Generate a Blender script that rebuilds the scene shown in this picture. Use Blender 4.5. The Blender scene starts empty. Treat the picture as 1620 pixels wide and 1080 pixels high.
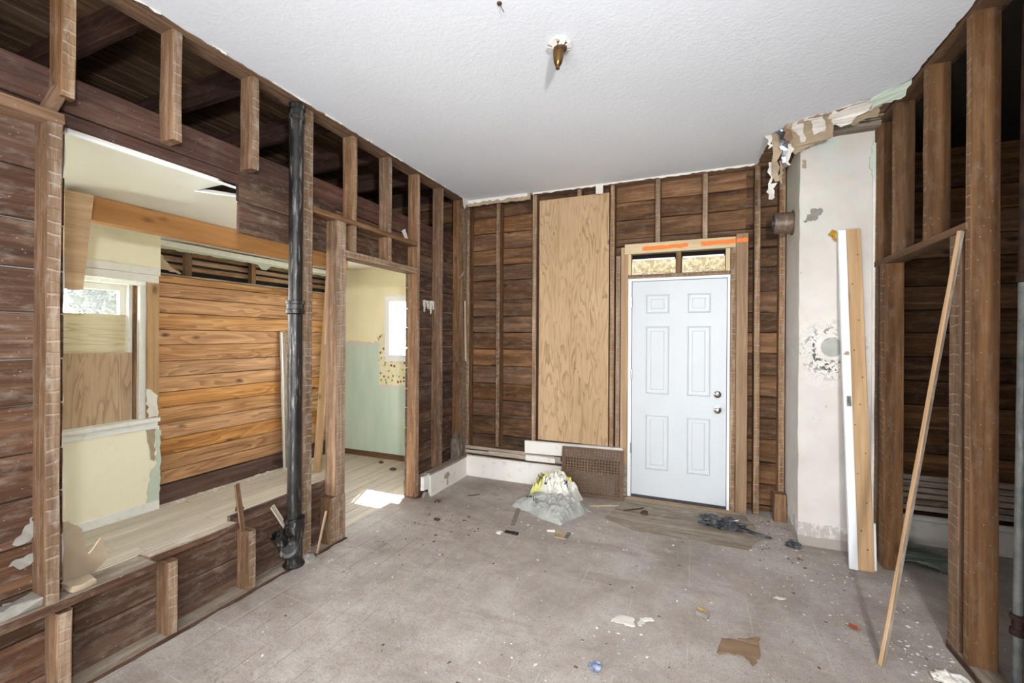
import bpy, bmesh, math, random
from mathutils import Vector, Matrix, Quaternion, noise
from mathutils.geometry import tessellate_polygon
random.seed(11)
scene = bpy.context.scene
col = scene.collection
# ------------------------------------------------------------------ camera, light, exposure
CAMZ = 1.5
cam_d = bpy.data.cameras.new('camera'); cam = bpy.data.objects.new('camera', cam_d); col.objects.link(cam)
cam_d.sensor_fit = 'HORIZONTAL'; cam_d.sensor_width = 36.0; cam_d.lens = 36.0 * 689.17 / 1620
cam_d.shift_y = -5.4 / 1620; cam_d.clip_start = 0.02; cam_d.clip_end = 300
cam.location = (0, 0, CAMZ)
cam.rotation_euler = (Matrix.Rotation(0.3998, 4, 'Z') @ Matrix.Rotation(math.pi / 2, 4, 'X') @ Matrix.Rotation(0.00604, 4, 'Z')).to_euler()
scene.camera = cam
scene.view_settings.view_transform = 'Standard'; scene.view_settings.look = 'None'
scene.view_settings.gamma = 1.0; scene.view_settings.use_curve_mapping = False
scene.view_settings.exposure = 0.12
world = bpy.data.worlds.new('world'); scene.world = world; world.use_nodes = True
bg = world.node_tree.nodes['Background']; bg.inputs[0].default_value = (0.86, 0.93, 1.0, 1); bg.inputs[1].default_value = 46.0

def light(name, kind, loc, energy, color=(1, 1, 1), target=None, **kw):
    d = bpy.data.lights.new(name, kind); d.energy = energy; d.color = color
    for k, v in kw.items(): setattr(d, k, v)
    o = bpy.data.objects.new(name, d); col.objects.link(o); o.location = loc
    if target is not None:
        o.rotation_euler = (Vector(target) - Vector(loc)).to_track_quat('-Z', 'Y').to_euler()
    return o
sun_dir = Vector((0.31, -0.72, -1.0))
sun = light('sun', 'SUN', (-4, 12, 14), 45.0, (1, 0.96, 0.9), angle=0.009)
sun.rotation_euler = sun_dir.to_track_quat('-Z', 'Y').to_euler()
light('photo_flash', 'SPOT', (0.62, -0.42, 1.95), 370, (0.98, 0.985, 1.0), target=(-1.5, 3.6, 1.35), shadow_soft_size=0.07, spot_size=2.15, spot_blend=1.0)
light('added_soft_fill', 'AREA', (-0.3, -1.3, 1.75), 82, (0.98, 0.985, 1.0), target=(-2.0, 3.0, 1.6), shape='RECTANGLE', size=2.4, size_y=1.6)  # soft fill light added behind the camera
light('added_bounce_fill', 'AREA', (-0.6, -1.65, 0.4), 96, (0.96, 0.98, 1.0), target=(-0.7, 3.0, 3.2), shape='RECTANGLE', size=2.0, size_y=1.2)  # fill light added low behind the camera to brighten the ceiling

# ------------------------------------------------------------------ helpers
def lin(c):
    r = []
    for v in c[:3]:
        v /= 255.0
        r.append(v / 12.92 if v <= 0.04045 else ((v + 0.055) / 1.055) ** 2.4)
    return (r[0], r[1], r[2], 1)
def tag(o, label=None, cat=None, group=None, kind=None):
    if label: o['label'] = label
    if cat: o['category'] = cat
    if group: o['group'] = group
    if kind: o['kind'] = kind
    return o
def empty(name, loc=(0, 0, 0)):
    o = bpy.data.objects.new(name, None); o.location = loc; o.empty_display_size = 0.1; col.objects.link(o); return o
WL = {}
def link(name, me, mat, parent=None, loc=(0, 0, 0), rot=None, smooth=False):
    o = bpy.data.objects.new(name, me); col.objects.link(o)
    for m in (mat if isinstance(mat, (list, tuple)) else [mat]): me.materials.append(m)
    M = Matrix.Translation(loc) @ (rot.to_4x4() if rot is not None else Matrix.Identity(4))
    WL[o.name] = M
    if parent is not None:
        o.parent = parent
        PM = WL.get(parent.name, Matrix.Translation(parent.location))
        o.matrix_basis = PM.inverted() @ M
    else: o.matrix_basis = M
    if smooth:
        for p in me.polygons: p.use_smooth = True
    return o
def make_mesh(name, vs, fs, uvs=None, mi=None):
    me = bpy.data.meshes.new(name); me.from_pydata([tuple(v) for v in vs], [], fs)
    if uvs:
        ul = me.uv_layers.new(name='UVMap')
        k = 0
        for f in uvs:
            for uv in f: ul.data[k].uv = uv; k += 1
    if mi:
        for p, i in zip(me.polygons, mi): p.material_index = i
    me.update(); return me
def prism_mesh(name, L, b, c, ch=0.003, seg=4, jit=0.0015, twist=0.0, bow=0.0, mark=None, seed=None):
    """chamfered bar along local X, width b (Y), height c (Z), centred"""
    rnd = random.Random(seed if seed is not None else random.random())
    ch = min(ch, b * .3, c * .3)
    ring = [(-b/2+ch, -c/2), (b/2-ch, -c/2), (b/2, -c/2+ch), (b/2, c/2-ch), (b/2-ch, c/2), (-b/2+ch, c/2), (-b/2, c/2-ch), (-b/2, -c/2+ch)]
    per = [0]
    for i in range(8):
        a, d = ring[i], ring[(i+1) % 8]; per.append(per[-1] + math.hypot(a[0]-d[0], a[1]-d[1]))
    vs, fs, uvs, mi = [], [], [], []
    for k in range(seg+1):
        t = k/seg; x = -L/2 + L*t; bo = bow*math.sin(math.pi*t); a = twist*(t-.5)
        for (y, z) in ring:
            j = lambda: rnd.uniform(-jit, jit)
            vs.append((x + (j() if 0 < k < seg else j()*1.5), y*math.cos(a)-z*math.sin(a)+j(), y*math.sin(a)+z*math.cos(a)+bo+j()))
    for k in range(seg):
        for i in range(8):
            i2 = (i+1) % 8
            fs.append((k*8+i, (k+1)*8+i, (k+1)*8+i2, k*8+i2)[::-1])
            u0, u1 = L*k/seg, L*(k+1)/seg
            uvs.append([(u0, per[i]), (u1, per[i]), (u1, per[i+1]), (u0, per[i+1])][::-1])
            n = {0: (2, -1), 2: (1, 1), 4: (2, 1), 6: (1, -1)}.get(i)
            mi.append(1 if (mark and n in mark) else 0)
    for k, rev in ((0, False), (seg, True)):
        f = [k*8+i for i in range(8)]; 
        fs.append(tuple(f if rev else f[::-1])); r = ring if rev else ring[::-1]
        uvs.append([(p[0]*3, p[1]) for p in r]); mi.append(0)
    return make_mesh(name, vs, fs, uvs, mi)
def bar(name, lo, hi, mat, parent=None, axis=None, mark=None, rot=None, **kw):
    """axis aligned piece between two corners; mark = list of world (axis, sign) faces that take mat[1]"""
    lo, hi = Vector(lo), Vector(hi); d = [hi[i]-lo[i] for i in range(3)]
    if axis is None: axis = max(range(3), key=lambda i: d[i])
    order = [axis, (axis+1) % 3, (axis+2) % 3]
    R = Matrix(((0, 0, 0), (0, 0, 0), (0, 0, 0)))
    for k, a in enumerate(order): R[a][k] = 1
    mk = [(order.index(a), s) for a, s in mark] if mark else None
    seg = kw.pop('seg', max(2, min(8, int(d[axis]/0.25)+1)))
    me = prism_mesh(name, d[order[0]], d[order[1]], d[order[2]], seg=seg, mark=mk, **kw)
    if rot is not None: R = rot.to_3x3() @ R
    return link(name, me, mat, parent, (lo+hi)/2, R)
def stick(name, p0, p1, w, h, mat, parent=None, side=(1, 0, 0), mark=None, **kw):
    """bar from p0 to p1; local Y (width w) close to `side`"""
    p0, p1 = Vector(p0), Vector(p1); x = (p1-p0); L = x.length; x.normalize()
    s = Vector(side); y = (s - x*s.dot(x)).normalized(); z = x.cross(y)
    R = Matrix((x, y, z)).transposed()
    seg = kw.pop('seg', max(2, min(8, int(L/0.25)+1)))
    return link(name, prism_mesh(name, L, w, h, seg=seg, mark=mark, **kw), mat, parent, (p0+p1)/2, R)
def slab(name, boxes, mat, parent=None, kind=None):
    """plain boxes at world coordinates in one mesh (walls around an opening)"""
    vs, fs = [], []
    for lo, hi in boxes:
        b = len(vs)
        for z in (lo[2], hi[2]):
            for x, y in ((lo[0], lo[1]), (hi[0], lo[1]), (hi[0], hi[1]), (lo[0], hi[1])): vs.append((x, y, z))
        fs += [(b, b+3, b+2, b+1), (b+4, b+5, b+6, b+7)] + [(b+i, b+(i+1) % 4, b+4+(i+1) % 4, b+4+i) for i in range(4)]
    o = link(name, make_mesh(name, vs, fs), mat, parent)
    if kind: o['kind'] = kind
    return o
def rag(pts, step=0.03, amp=0.008, rnd=None, edges=None):
    """subdivide a closed 2D outline with a jagged jitter; edges = indices that stay straight"""
    rnd = rnd or random; out = []
    for i in range(len(pts)):
        a, b = Vector(pts[i]), Vector(pts[(i+1) % len(pts)]); d = b-a; L = d.length
        out.append(tuple(a))
        if edges and i in edges: continue
        n = max(1, int(L/step)); nrm = Vector((-d.y, d.x))/max(L, 1e-6)
        for k in range(1, n):
            p = a + d*((k+rnd.uniform(-.3, .3))/n) + nrm*rnd.uniform(-amp, amp); out.append(tuple(p))
    return out
def sheet(name, pts, frame, mat, parent=None, t=0.003, curl=None, smooth=False):
    """thin ragged sheet: 2D outline in a frame (origin, ex, ey), thickness t along ex x ey; curl(a,b)->lift"""
    o, ex, ey = Vector(frame[0]), Vector(frame[1]), Vector(frame[2]); n = ex.cross(ey).normalized()
    v3 = [Vector((p[0], p[1], 0)) for p in pts]
    tris = tessellate_polygon([v3]); N = len(pts); vs = []; uvs = []
    for h in (0, t):
        for p in pts: vs.append(o + ex*p[0] + ey*p[1] + n*(h + (curl(*p) if curl else 0)))
    def nz(f): a, b, c = (v3[i] for i in f); return (b-a).cross(c-a).z
    fs = []
    for f in tris:
        f = tuple(f) if nz(f) > 0 else tuple(f[::-1])
        fs.append(tuple(i+N for i in f)); fs.append(f[::-1])
    area = sum(pts[i][0]*pts[(i+1) % N][1]-pts[(i+1) % N][0]*pts[i][1] for i in range(N))
    for i in range(N):
        j = (i+1) % N
        q = (i, j, j+N, i+N); fs.append(q if area > 0 else q[::-1])
    c = sum(vs, Vector())/len(vs)
    uvs = [[tuple(pts[i % N]) for i in f] for f in fs]
    return link(name, make_mesh(name, [v-c for v in vs], fs, uvs), mat, parent, c, smooth=smooth)
def lathe(name, prof, p0, axis, mat, parent=None, n=24, smooth=True):
    """profile of (radius, distance along axis) revolved"""
    z = Vector(axis).normalized(); x = z.orthogonal().normalized(); y = z.cross(x)
    vs, fs, uvs = [], [], []
    for r, h in prof:
        for k in range(n):
            a = 2*math.pi*k/n; vs.append(x*(r*math.cos(a)) + y*(r*math.sin(a)) + z*h)
    for i in range(len(prof)-1):
        for k in range(n):
            k2 = (k+1) % n; fs.append((i*n+k, i*n+k2, (i+1)*n+k2, (i+1)*n+k))
            uvs.append([(prof[i][1], k/n*.3), (prof[i][1], (k+1)/n*.3), (prof[i+1][1], (k+1)/n*.3), (prof[i+1][1], k/n*.3)])
    for i, rv in ((0, True), (len(prof)-1, False)):
        f = tuple(i*n+k for k in range(n)); fs.append(f[::-1] if rv else f); uvs.append([(0, 0)]*n)
    o = link(name, make_mesh(name, vs, fs, uvs), mat, parent, p0)
    if smooth:
        for p in o.data.polygons: p.use_smooth = len(p.vertices) == 4
        o.data.set_sharp_from_angle(angle=0.7)
    return o
def ball(name, dims, loc, mat, parent=None, sub=3, amp=0.2, freq=4.0, flat=True, seed=0, rot=None):
    bm = bmesh.new(); bmesh.ops.create_icosphere(bm, subdivisions=sub, radius=1)
    for v in bm.verts:
        p = v.co.copy(); q = p*freq*.5 + Vector((seed*3.1, seed*1.7, seed))
        k = 1 + amp*(noise.noise(q) + .6*noise.noise(q*2.3)) + amp*.8*(abs(noise.noise(q*1.6+Vector((5, 5, 5))))-.3)
        p *= k
        if flat and p.z < -.35: p.z = -.35 + (p.z+.35)*.1
        v.co = Vector((p.x*dims[0], p.y*dims[1], (p.z+(.4 if flat else 0))*dims[2]))
    me = bpy.data.meshes.new(name); bm.to_mesh(me); bm.free()
    return link(name, me, mat, parent, loc, rot)

# ------------------------------------------------------------------ materials
class NT:
    def __init__(s, name):
        s.m = bpy.data.materials.new(name); s.m.use_nodes = True; s.t = s.m.node_tree; s.b = s.t.nodes['Principled BSDF']
    def n(s, typ, **kw):
        nd = s.t.nodes.new(typ)
        for k, v in kw.items(): setattr(nd, k, v)
        return nd
    def l(s, a, b): s.t.links.new(a, b)
    def put(s, sock, v):
        if isinstance(v, bpy.types.NodeSocket): s.l(v, sock)
        elif v is not None: sock.default_value = v
    def math(s, op, a, b=None, c=None, clamp=False):
        nd = s.n('ShaderNodeMath', operation=op); nd.use_clamp = clamp; s.put(nd.inputs[0], a); s.put(nd.inputs[1], b); s.put(nd.inputs[2], c); return nd.outputs[0]
    def vec(s, op, a, b=None):
        nd = s.n('ShaderNodeVectorMath', operation=op); s.put(nd.inputs[0], a); s.put(nd.inputs[1], b); return nd.outputs[0]
    def noise(s, v, scale=1.0, detail=4, rough=.55, dist=0.0):
        nd = s.n('ShaderNodeTexNoise'); s.put(nd.inputs['Vector'], v); nd.inputs['Scale'].default_value = scale; nd.inputs['Detail'].default_value = detail
        nd.inputs['Roughness'].default_value = rough; nd.inputs['Distortion'].default_value = dist; return nd.outputs[0]
    def voro(s, v, scale=1.0, feature='F1', out=0, rnd=1.0):
        nd = s.n('ShaderNodeTexVoronoi', feature=feature); s.put(nd.inputs['Vector'], v); nd.inputs['Scale'].default_value = scale; nd.inputs['Randomness'].default_value = rnd; return nd.outputs[out]
    def ramp(s, f, stops, interp='LINEAR'):
        nd = s.n('ShaderNodeValToRGB'); e = nd.color_ramp.elements; nd.color_ramp.interpolation = interp
        while len(e) < len(stops): e.new(0.5)
        for el, (p, c) in zip(e, stops): el.position = p; el.color = c if len(c) == 4 else lin(c)
        s.put(nd.inputs[0], f); return nd.outputs[0]
    def step(s, f, a, b): 
        nd = s.n('ShaderNodeMapRange'); nd.inputs[1].default_value = a; nd.inputs[2].default_value = b; s.put(nd.inputs[0], f); return nd.outputs[0]
    def mix(s, f, a, b, mode='MIX'):
        nd = s.n('ShaderNodeMix', data_type='RGBA', blend_type=mode); s.put(nd.inputs[0], f)
        s.put(nd.inputs[6], lin(a) if isinstance(a, tuple) and len(a) == 3 else a); s.put(nd.inputs[7], lin(b) if isinstance(b, tuple) and len(b) == 3 else b); return nd.outputs[2]
    def bump(s, h, strength=.3, dist=.01):
        nd = s.n('ShaderNodeBump'); nd.inputs['Strength'].default_value = strength; nd.inputs['Distance'].default_value = dist; s.put(nd.inputs['Height'], h); s.l(nd.outputs[0], s.b.inputs['Normal'])
    def coord(s, which='Object'): return s.n('ShaderNodeTexCoord').outputs[which]
    def map(s, v, scale=(1, 1, 1), loc=(0, 0, 0), rot=(0, 0, 0)):
        nd = s.n('ShaderNodeMapping'); s.put(nd.inputs[0], v); nd.inputs['Location'].default_value = loc; nd.inputs['Rotation'].default_value = rot; nd.inputs['Scale'].default_value = scale; return nd.outputs[0]
    def rand(s): return s.n('ShaderNodeObjectInfo').outputs['Random']
    def xyz(s, v):
        nd = s.n('ShaderNodeSeparateXYZ'); s.put(nd.inputs[0], v); return nd.outputs
    def done(s, color, rough=.8, metal=0.0, spec=.3):
        s.put(s.b.inputs['Base Color'], lin(color) if isinstance(color, tuple) and len(color) == 3 else color)
        s.put(s.b.inputs['Roughness'], rough); s.b.inputs['Metallic'].default_value = metal; s.b.inputs['Specular IOR Level'].default_value = spec
        return s.m
MATS = {}
def wood(name, dark, mid, light_, vary=.35, grain=(1.6, 38), knots=0, marks=0, dust=0.0, stain=.5, rough=.82, bump=.35, dustcol=(190, 182, 170), rings=False, plasterline=(196, 184, 168)):
    t = NT(name); uv = t.coord('UV'); r = t.rand()
    off = t.n('ShaderNodeCombineXYZ'); t.put(off.inputs[0], t.math('MULTIPLY', r, 37.0)); t.put(off.inputs[1], t.math('MULTIPLY', r, 91.0))
    v = t.vec('ADD', uv, off.outputs[0])
    g = t.noise(t.map(v, (grain[0], grain[1], 1)), 1.0, 6, .6, .5)
    fine = t.noise(t.map(v, (grain[0]*4, grain[1]*4, 1)), 1.0, 3, .6)
    low = t.noise(t.map(v, (.9, 7, 1)), 1.0, 3, .5, .3)
    f = t.math('ADD', t.math('MULTIPLY', g, .5), t.math('ADD', t.math('MULTIPLY', low, .34), t.math('MULTIPLY', fine, .16)))
    if rings:
        n = t.noise(t.map(v, (.8, 7.5, 1)), 1.0, 2, .5, .5)
        w = t.math('FRACT', t.math('MULTIPLY', n, 9.0)); f = t.math('ADD', t.math('MULTIPLY', f, .82), t.math('MULTIPLY', t.step(w, .15, 1.0), .14))
    c = t.ramp(f, [(.30, dark), (.5, mid), (.68, light_)])
    br = t.math('ADD', 1 - vary/2, t.math('MULTIPLY', t.math('FRACT', t.math('MULTIPLY', r, 7.31)), vary))
    hs = t.n('ShaderNodeHueSaturation'); t.put(hs.inputs['Value'], br); t.put(hs.inputs['Color'], c)
    t.put(hs.inputs['Saturation'], t.math('ADD', .9, t.math('MULTIPLY', t.math('FRACT', t.math('MULTIPLY', r, 13.7)), .2))); c = hs.outputs[0]
    if stain:
        s = t.noise(t.map(v, (2.2, 6, 1), (3, 7, 0)), 1.0, 5, .6); c = t.mix(t.math('MULTIPLY', t.step(s, .52, .74), stain), c, t.mix(.5, c, dark))
    if knots:
        kv = t.voro(t.map(t.vec('ADD', v, t.vec('MULTIPLY', t.n('ShaderNodeTexNoise').outputs[1], (.02, .02, 0))), (3.1, 6.5, 1)), 1.0)
        c = t.mix(t.math('MULTIPLY', t.step(kv, .17, .05), knots), c, tuple(int(q*.55) for q in dark))
    if marks:
        x = t.xyz(v)
        per = t.math('FRACT', t.math('ADD', t.math('MULTIPLY', x[0], 21.0), t.math('MULTIPLY', t.noise(t.map(v, (6, 10, 1)), 1, 2), .9)))
        ln = t.math('MULTIPLY', t.step(per, .80, .9), t.step(t.noise(t.map(v, (14, 8, 1), (1, 4, 0)), 1.0, 3), .42, .56))
        dk = t.step(per, .12, .0)
        c = t.mix(t.math('MULTIPLY', dk, .45), c, tuple(int(q*.7) for q in dark)); c = t.mix(t.math('MULTIPLY', ln, marks), c, plasterline)
    if dust:
        d = t.noise(t.map(v, (9, 22, 1), (9, 2, 0)), 1.0, 6, .7); c = t.mix(t.math('MULTIPLY', t.step(d, .5, .72), dust), c, dustcol)
    sp = t.voro(t.map(v, (26, 60, 1)), 1.0); c = t.mix(t.math('MULTIPLY', t.step(sp, .085, .04), .6), c, (205, 198, 186))
    t.bump(t.math('ADD', g, t.math('MULTIPLY', fine, .5)), bump, .004)
    MATS[name] = t.done(c, rough); return MATS[name]
W_STUD = wood('stud_wood', (54, 37, 24), (112, 82, 56), (158, 124, 91), knots=.5, dust=.18)
W_FACE = wood('stud_face_wood', (70, 52, 38), (130, 104, 80), (180, 156, 130), marks=.34, dust=.45)
W_FACE2 = wood('stud_face_wood_tan', (72, 52, 36), (116, 88, 62), (150, 120, 90), marks=.34, dust=.2)
W_RIGHT = wood('stud_wood_tan', (52, 36, 23), (92, 66, 44), (124, 94, 66), knots=.5, dust=.1, grain=(1.2, 26))
W_OLD = wood('board_wood', (37, 26, 19), (82, 58, 43), (122, 95, 74), dust=.22, vary=.4)
W_RED = wood('header_wood', (40, 26, 22), (76, 52, 43), (108, 80, 67), dust=.08, vary=.3)
W_SIDE = wood('siding_wood', (34, 22, 14), (100, 70, 44), (154, 114, 77), knots=.8, dust=.14, vary=.85, stain=.9, grain=(1.4, 20))
W_DARK = wood('attic_wood', (54, 39, 28), (124, 95, 68), (176, 144, 112), dust=.25, vary=.4)
W_NEW = wood('pine_wood', (140, 109, 78), (178, 146, 110), (204, 176, 142), knots=.7, vary=.15, grain=(1.0, 22), stain=.3)
W_NEWP = wood('pale_pine_wood', (174, 152, 122), (206, 186, 152), (224, 208, 180), knots=.4, vary=.12, grain=(1.0, 22), stain=.2)
W_KIT = wood('panel_pine', (112, 74, 42), (180, 132, 86), (210, 168, 120), knots=.95, vary=.10, grain=(.9, 18), rings=True, stain=.5, dust=.06)
W_BEAM = wood('beam_pine', (136, 92, 50), (172, 124, 76), (192, 146, 98), knots=.5, vary=.1, grain=(1.0, 16))
W_GREY = wood('dusty_wood', (92, 80, 68), (138, 125, 110), (178, 168, 154), dust=.6, vary=.2, grain=(1.6, 24))
W_LATH = wood('lath_wood', (96, 82, 68), (150, 136, 120), (196, 186, 172), dust=.6, vary=.45)
W_WEATH = wood('weathered_stud_wood', (104, 82, 60), (144, 118, 92), (174, 150, 122), vary=.1)
W_PLANK = wood('plank_floor_wood', (162, 150, 136), (190, 180, 167), (208, 200, 189), dust=.6, vary=.2, grain=(1.2, 22), dustcol=(196, 188, 174))
def plywood(name, a, b, c, k=11.0, kn=.8):
    t = NT(name); uv = t.coord('UV'); r = t.rand()
    v = t.map(uv, (1, 1, 1), (3.3, 1.7, 0))
    n = t.noise(t.map(v, (1.05, 7.5, 1)), 1.0, 3, .5, .55)
    w = t.math('FRACT', t.math('MULTIPLY', n, k)); ring = t.math('MULTIPLY', t.step(w, .55, .93), t.step(w, 1.0, .95))
    thin = t.noise(t.map(v, (3, 70, 1)), 1.0, 4, .6); low = t.noise(t.map(v, (1.2, 3, 1)), 1.0, 3)
    base = t.ramp(t.math('ADD', t.math('MULTIPLY', thin, .6), t.math('MULTIPLY', low, .4)), [(.35, b), (.62, a)])
    msk = t.step(t.noise(t.map(v, (.9, 2.2, 1), (5, 5, 0)), 1.0, 2), .38, .6)
    cc = t.mix(t.math('MULTIPLY', ring, t.math('ADD', .25, t.math('MULTIPLY', msk, .5))), base, c)
    kv = t.voro(t.map(v, (2.6, 4.4, 1)), 1.0); cc = t.mix(t.math('MULTIPLY', t.step(kv, .1, .03), kn), cc, tuple(int(q*.62) for q in c))
    t.bump(thin, .2, .002); MATS[name] = t.done(cc, .78); return MATS[name]
PLY = plywood('plywood_sheet_wood', (194, 165, 130), (174, 144, 108), (130, 98, 66))
PLY_D = plywood('plywood_weathered', (186, 160, 130), (164, 138, 110), (120, 94, 70), 9.0)
PLY_P = plywood('plywood_pale', (222, 212, 182), (204, 190, 152), (164, 144, 104), 7.0)
def paint(name, c, c2=None, rough=.55, scale=3.0, amt=.3, dirt=0.0, dirtcol=(110, 95, 78), bump=.1, bscale=60):
    t = NT(name); v = t.coord('Object'); n = t.noise(v, scale, 5, .6)
    cc = t.mix(t.math('MULTIPLY', t.step(n, .35, .7), amt), c, c2 or tuple(int(q*.86) for q in c))
    if dirt:
        d = t.noise(v, scale*4, 6, .7); cc = t.mix(t.math('MULTIPLY', t.step(d, .56, .72), dirt), cc, dirtcol)
    b = t.noise(v, bscale, 3, .6); t.bump(b, bump, .003); MATS[name] = t.done(cc, rough); return MATS[name]
P_DOOR = paint('door_white', (203, 208, 211), rough=.42, amt=.12, bump=.03)
P_JAMB = paint('jamb_white', (236, 238, 240), rough=.5, amt=.1)
P_TRIM = paint('trim_white', (226, 222, 215), (205, 200, 192), dirt=.45, dirtcol=(150, 138, 120), scale=4)
P_TRIM2 = paint('window_trim_white', (238, 238, 234), (216, 216, 208), dirt=.3, dirtcol=(140, 130, 112), scale=6)
P_PAPER = paint('torn_paper_white', (226, 222, 214), (196, 190, 178), rough=.8, scale=9, amt=.6)
P_TAN = paint('torn_board_tan', (174, 156, 132), (146, 126, 102), rough=.9, scale=7, amt=.6, bump=.3)
P_BROWN = paint('brown_paper', (142, 118, 94), (116, 94, 72), rough=.9, scale=9, amt=.7)
P_MINT = paint('mint_paint', (196, 208, 194), (176, 190, 174), rough=.8, scale=8)
P_BLACK = paint('black_plastic_painted_sheen', (34, 35, 37), (112, 114, 117), rough=.25, scale=30, amt=.8)  # lighter grey blotches are reflections painted into the black
P_DARK = paint('tar_felt', (34, 29, 25), (52, 44, 37), rough=.95, scale=5)
P_RUBBER = paint('threshold_dark', (58, 66, 76), (34, 38, 44), rough=.6, scale=20, amt=.7)
P_CONC = paint('mortar_grey', (150, 146, 138), (120, 116, 108), rough=.95, scale=18, amt=.8, bump=.6, bscale=40)
P_ORANGE = paint('orange_spray', (238, 130, 62), (226, 112, 44), rough=.7, scale=20)
P_YELLOW = paint('yellow_scrap', (206, 160, 42), (120, 70, 22), rough=.6, scale=40, amt=.9)
P_RUST = paint('rust_scrap', (160, 84, 52), (112, 58, 38), rough=.9, scale=25, amt=.8)
P_BLUE = paint('blue_scrap', (66, 88, 130), (190, 200, 215), rough=.5, scale=40, amt=.9)
P_GREYBAG = paint('grey_plastic', (176, 177, 170), (146, 149, 142), rough=.4, scale=9, amt=.8, bump=.2)
P_INS = paint('insulation_grey', (118, 106, 94), (84, 74, 64), rough=1.0, scale=14, amt=.9, bump=.8)
P_EXT = paint('exterior_felt', (70, 56, 44), (50, 40, 32), rough=.95)
P_GREEN = paint('green_plastic', (110, 122, 108), (84, 92, 82), rough=.6, scale=10)
def ceiling_mat(name, c, bs=70, st=.35):
    t = NT(name); v = t.coord('Object'); n = t.noise(v, bs, 4, .6, .4); big = t.noise(v, 1.6, 3)
    vs = t.voro(t.map(v, (1, 1, 1)), 30.0)
    cc = t.mix(t.math('MULTIPLY', t.step(big, .4, .7), .25), c, tuple(int(q*.95) for q in c))
    cc = t.mix(t.math('MULTIPLY', t.step(t.noise(v, 5.0, 6, .75, .3), .7, .76), .3), cc, (176, 166, 150))
    t.bump(t.math('ADD', n, t.math('MULTIPLY', vs, .35)), st, .006); MATS[name] = t.done(cc, .85); return MATS[name]
CEIL = ceiling_mat('ceiling_texture', (227, 231, 237))
CEILK = ceiling_mat('kitchen_ceiling_paint', (238, 237, 230), 40, .1)
def floor_mat():
    t = NT('main_floor_adhesive'); v = t.coord('Object')
    a = t.noise(v, 1.7, 6, .65, .4); b = t.noise(v, 9.0, 6, .7, .8); c_ = t.noise(v, 120.0, 3, .7)
    s = t.noise(t.map(v, (60, 9, 1), rot=(0, 0, .5)), 1.0, 3, .7); s2 = t.noise(t.map(v, (9, 70, 1), rot=(0, 0, .35)), 1.0, 3, .7)
    c = t.ramp(a, [(.3, (144, 135, 127)), (.5, (171, 163, 156)), (.7, (192, 187, 180))])
    c = t.mix(t.math('MULTIPLY', t.step(b, .5, .66), .45), c, (164, 146, 136))
    c = t.mix(t.math('MULTIPLY', t.step(b, .5, .3), .35), c, (196, 191, 182))
    c = t.mix(t.math('MULTIPLY', t.step(c_, .5, .66), .5), c, (112, 98, 88))
    sm = t.noise(t.map(v, (1.3, 4.5, 1), rot=(0, 0, .35)), 1.0, 6, .7, .6); c = t.mix(t.math('MULTIPLY', t.step(sm, .54, .70), .5), c, (128, 114, 102))
    pk = t.noise(v, 34.0, 5, .75); c = t.mix(t.math('MULTIPLY', t.step(pk, .56, .68), .4), c, (104, 88, 78))
    sc = t.math('MAXIMUM', t.step(s, .62, .72), t.step(s2, .62, .72)); c = t.mix(t.math('MULTIPLY', sc, .28), c, (206, 200, 190))
    x = t.xyz(v)
    # ridges of glue left along the joints of the lifted tiles
    wob = t.math('MULTIPLY', t.math('SUBTRACT', t.noise(v, 3.0, 2), .5), .02)
    def grid(co, o): 
        f = t.math('FRACT', t.math('DIVIDE', t.math('ADD', t.math('SUBTRACT', co, o), t.math('ADD', 30.5, wob)), .305)); return t.math('LESS_THAN', t.math('ABSOLUTE', t.math('SUBTRACT', f, .5)), .008)
    # floorboards show through the worn side next to the stud wall
    g = t.math('MAXIMUM', grid(x[0], .1225), grid(x[1], .08)); gm = t.step(t.noise(v, 2.1, 4), .46, .58)
    c = t.mix(t.math('MULTIPLY', t.math('MULTIPLY', g, gm), .36), c, (208, 200, 188))
    bd = t.math('FRACT', t.math('DIVIDE', t.math('ADD', x[0], 20.0), .14)); bl = t.math('LESS_THAN', t.math('ABSOLUTE', t.math('SUBTRACT', bd, .5)), .012)
    wm = t.math('MULTIPLY', t.step(x[0], -.9, -1.9), t.step(t.noise(v, 2.7, 4), .42, .56)); c = t.mix(t.math('MULTIPLY', t.math('MULTIPLY', bl, wm), .7), c, (84, 72, 62))
    st = t.noise(v, .9, 3, .5); c = t.mix(t.math('MULTIPLY', t.step(st, .5, .7), .25), c, (140, 124, 112))
    t.bump(t.math('ADD', b, t.math('MULTIPLY', c_, .4)), .35, .006)
    return t.done(c, .8)
FLOOR = floor_mat()
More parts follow.
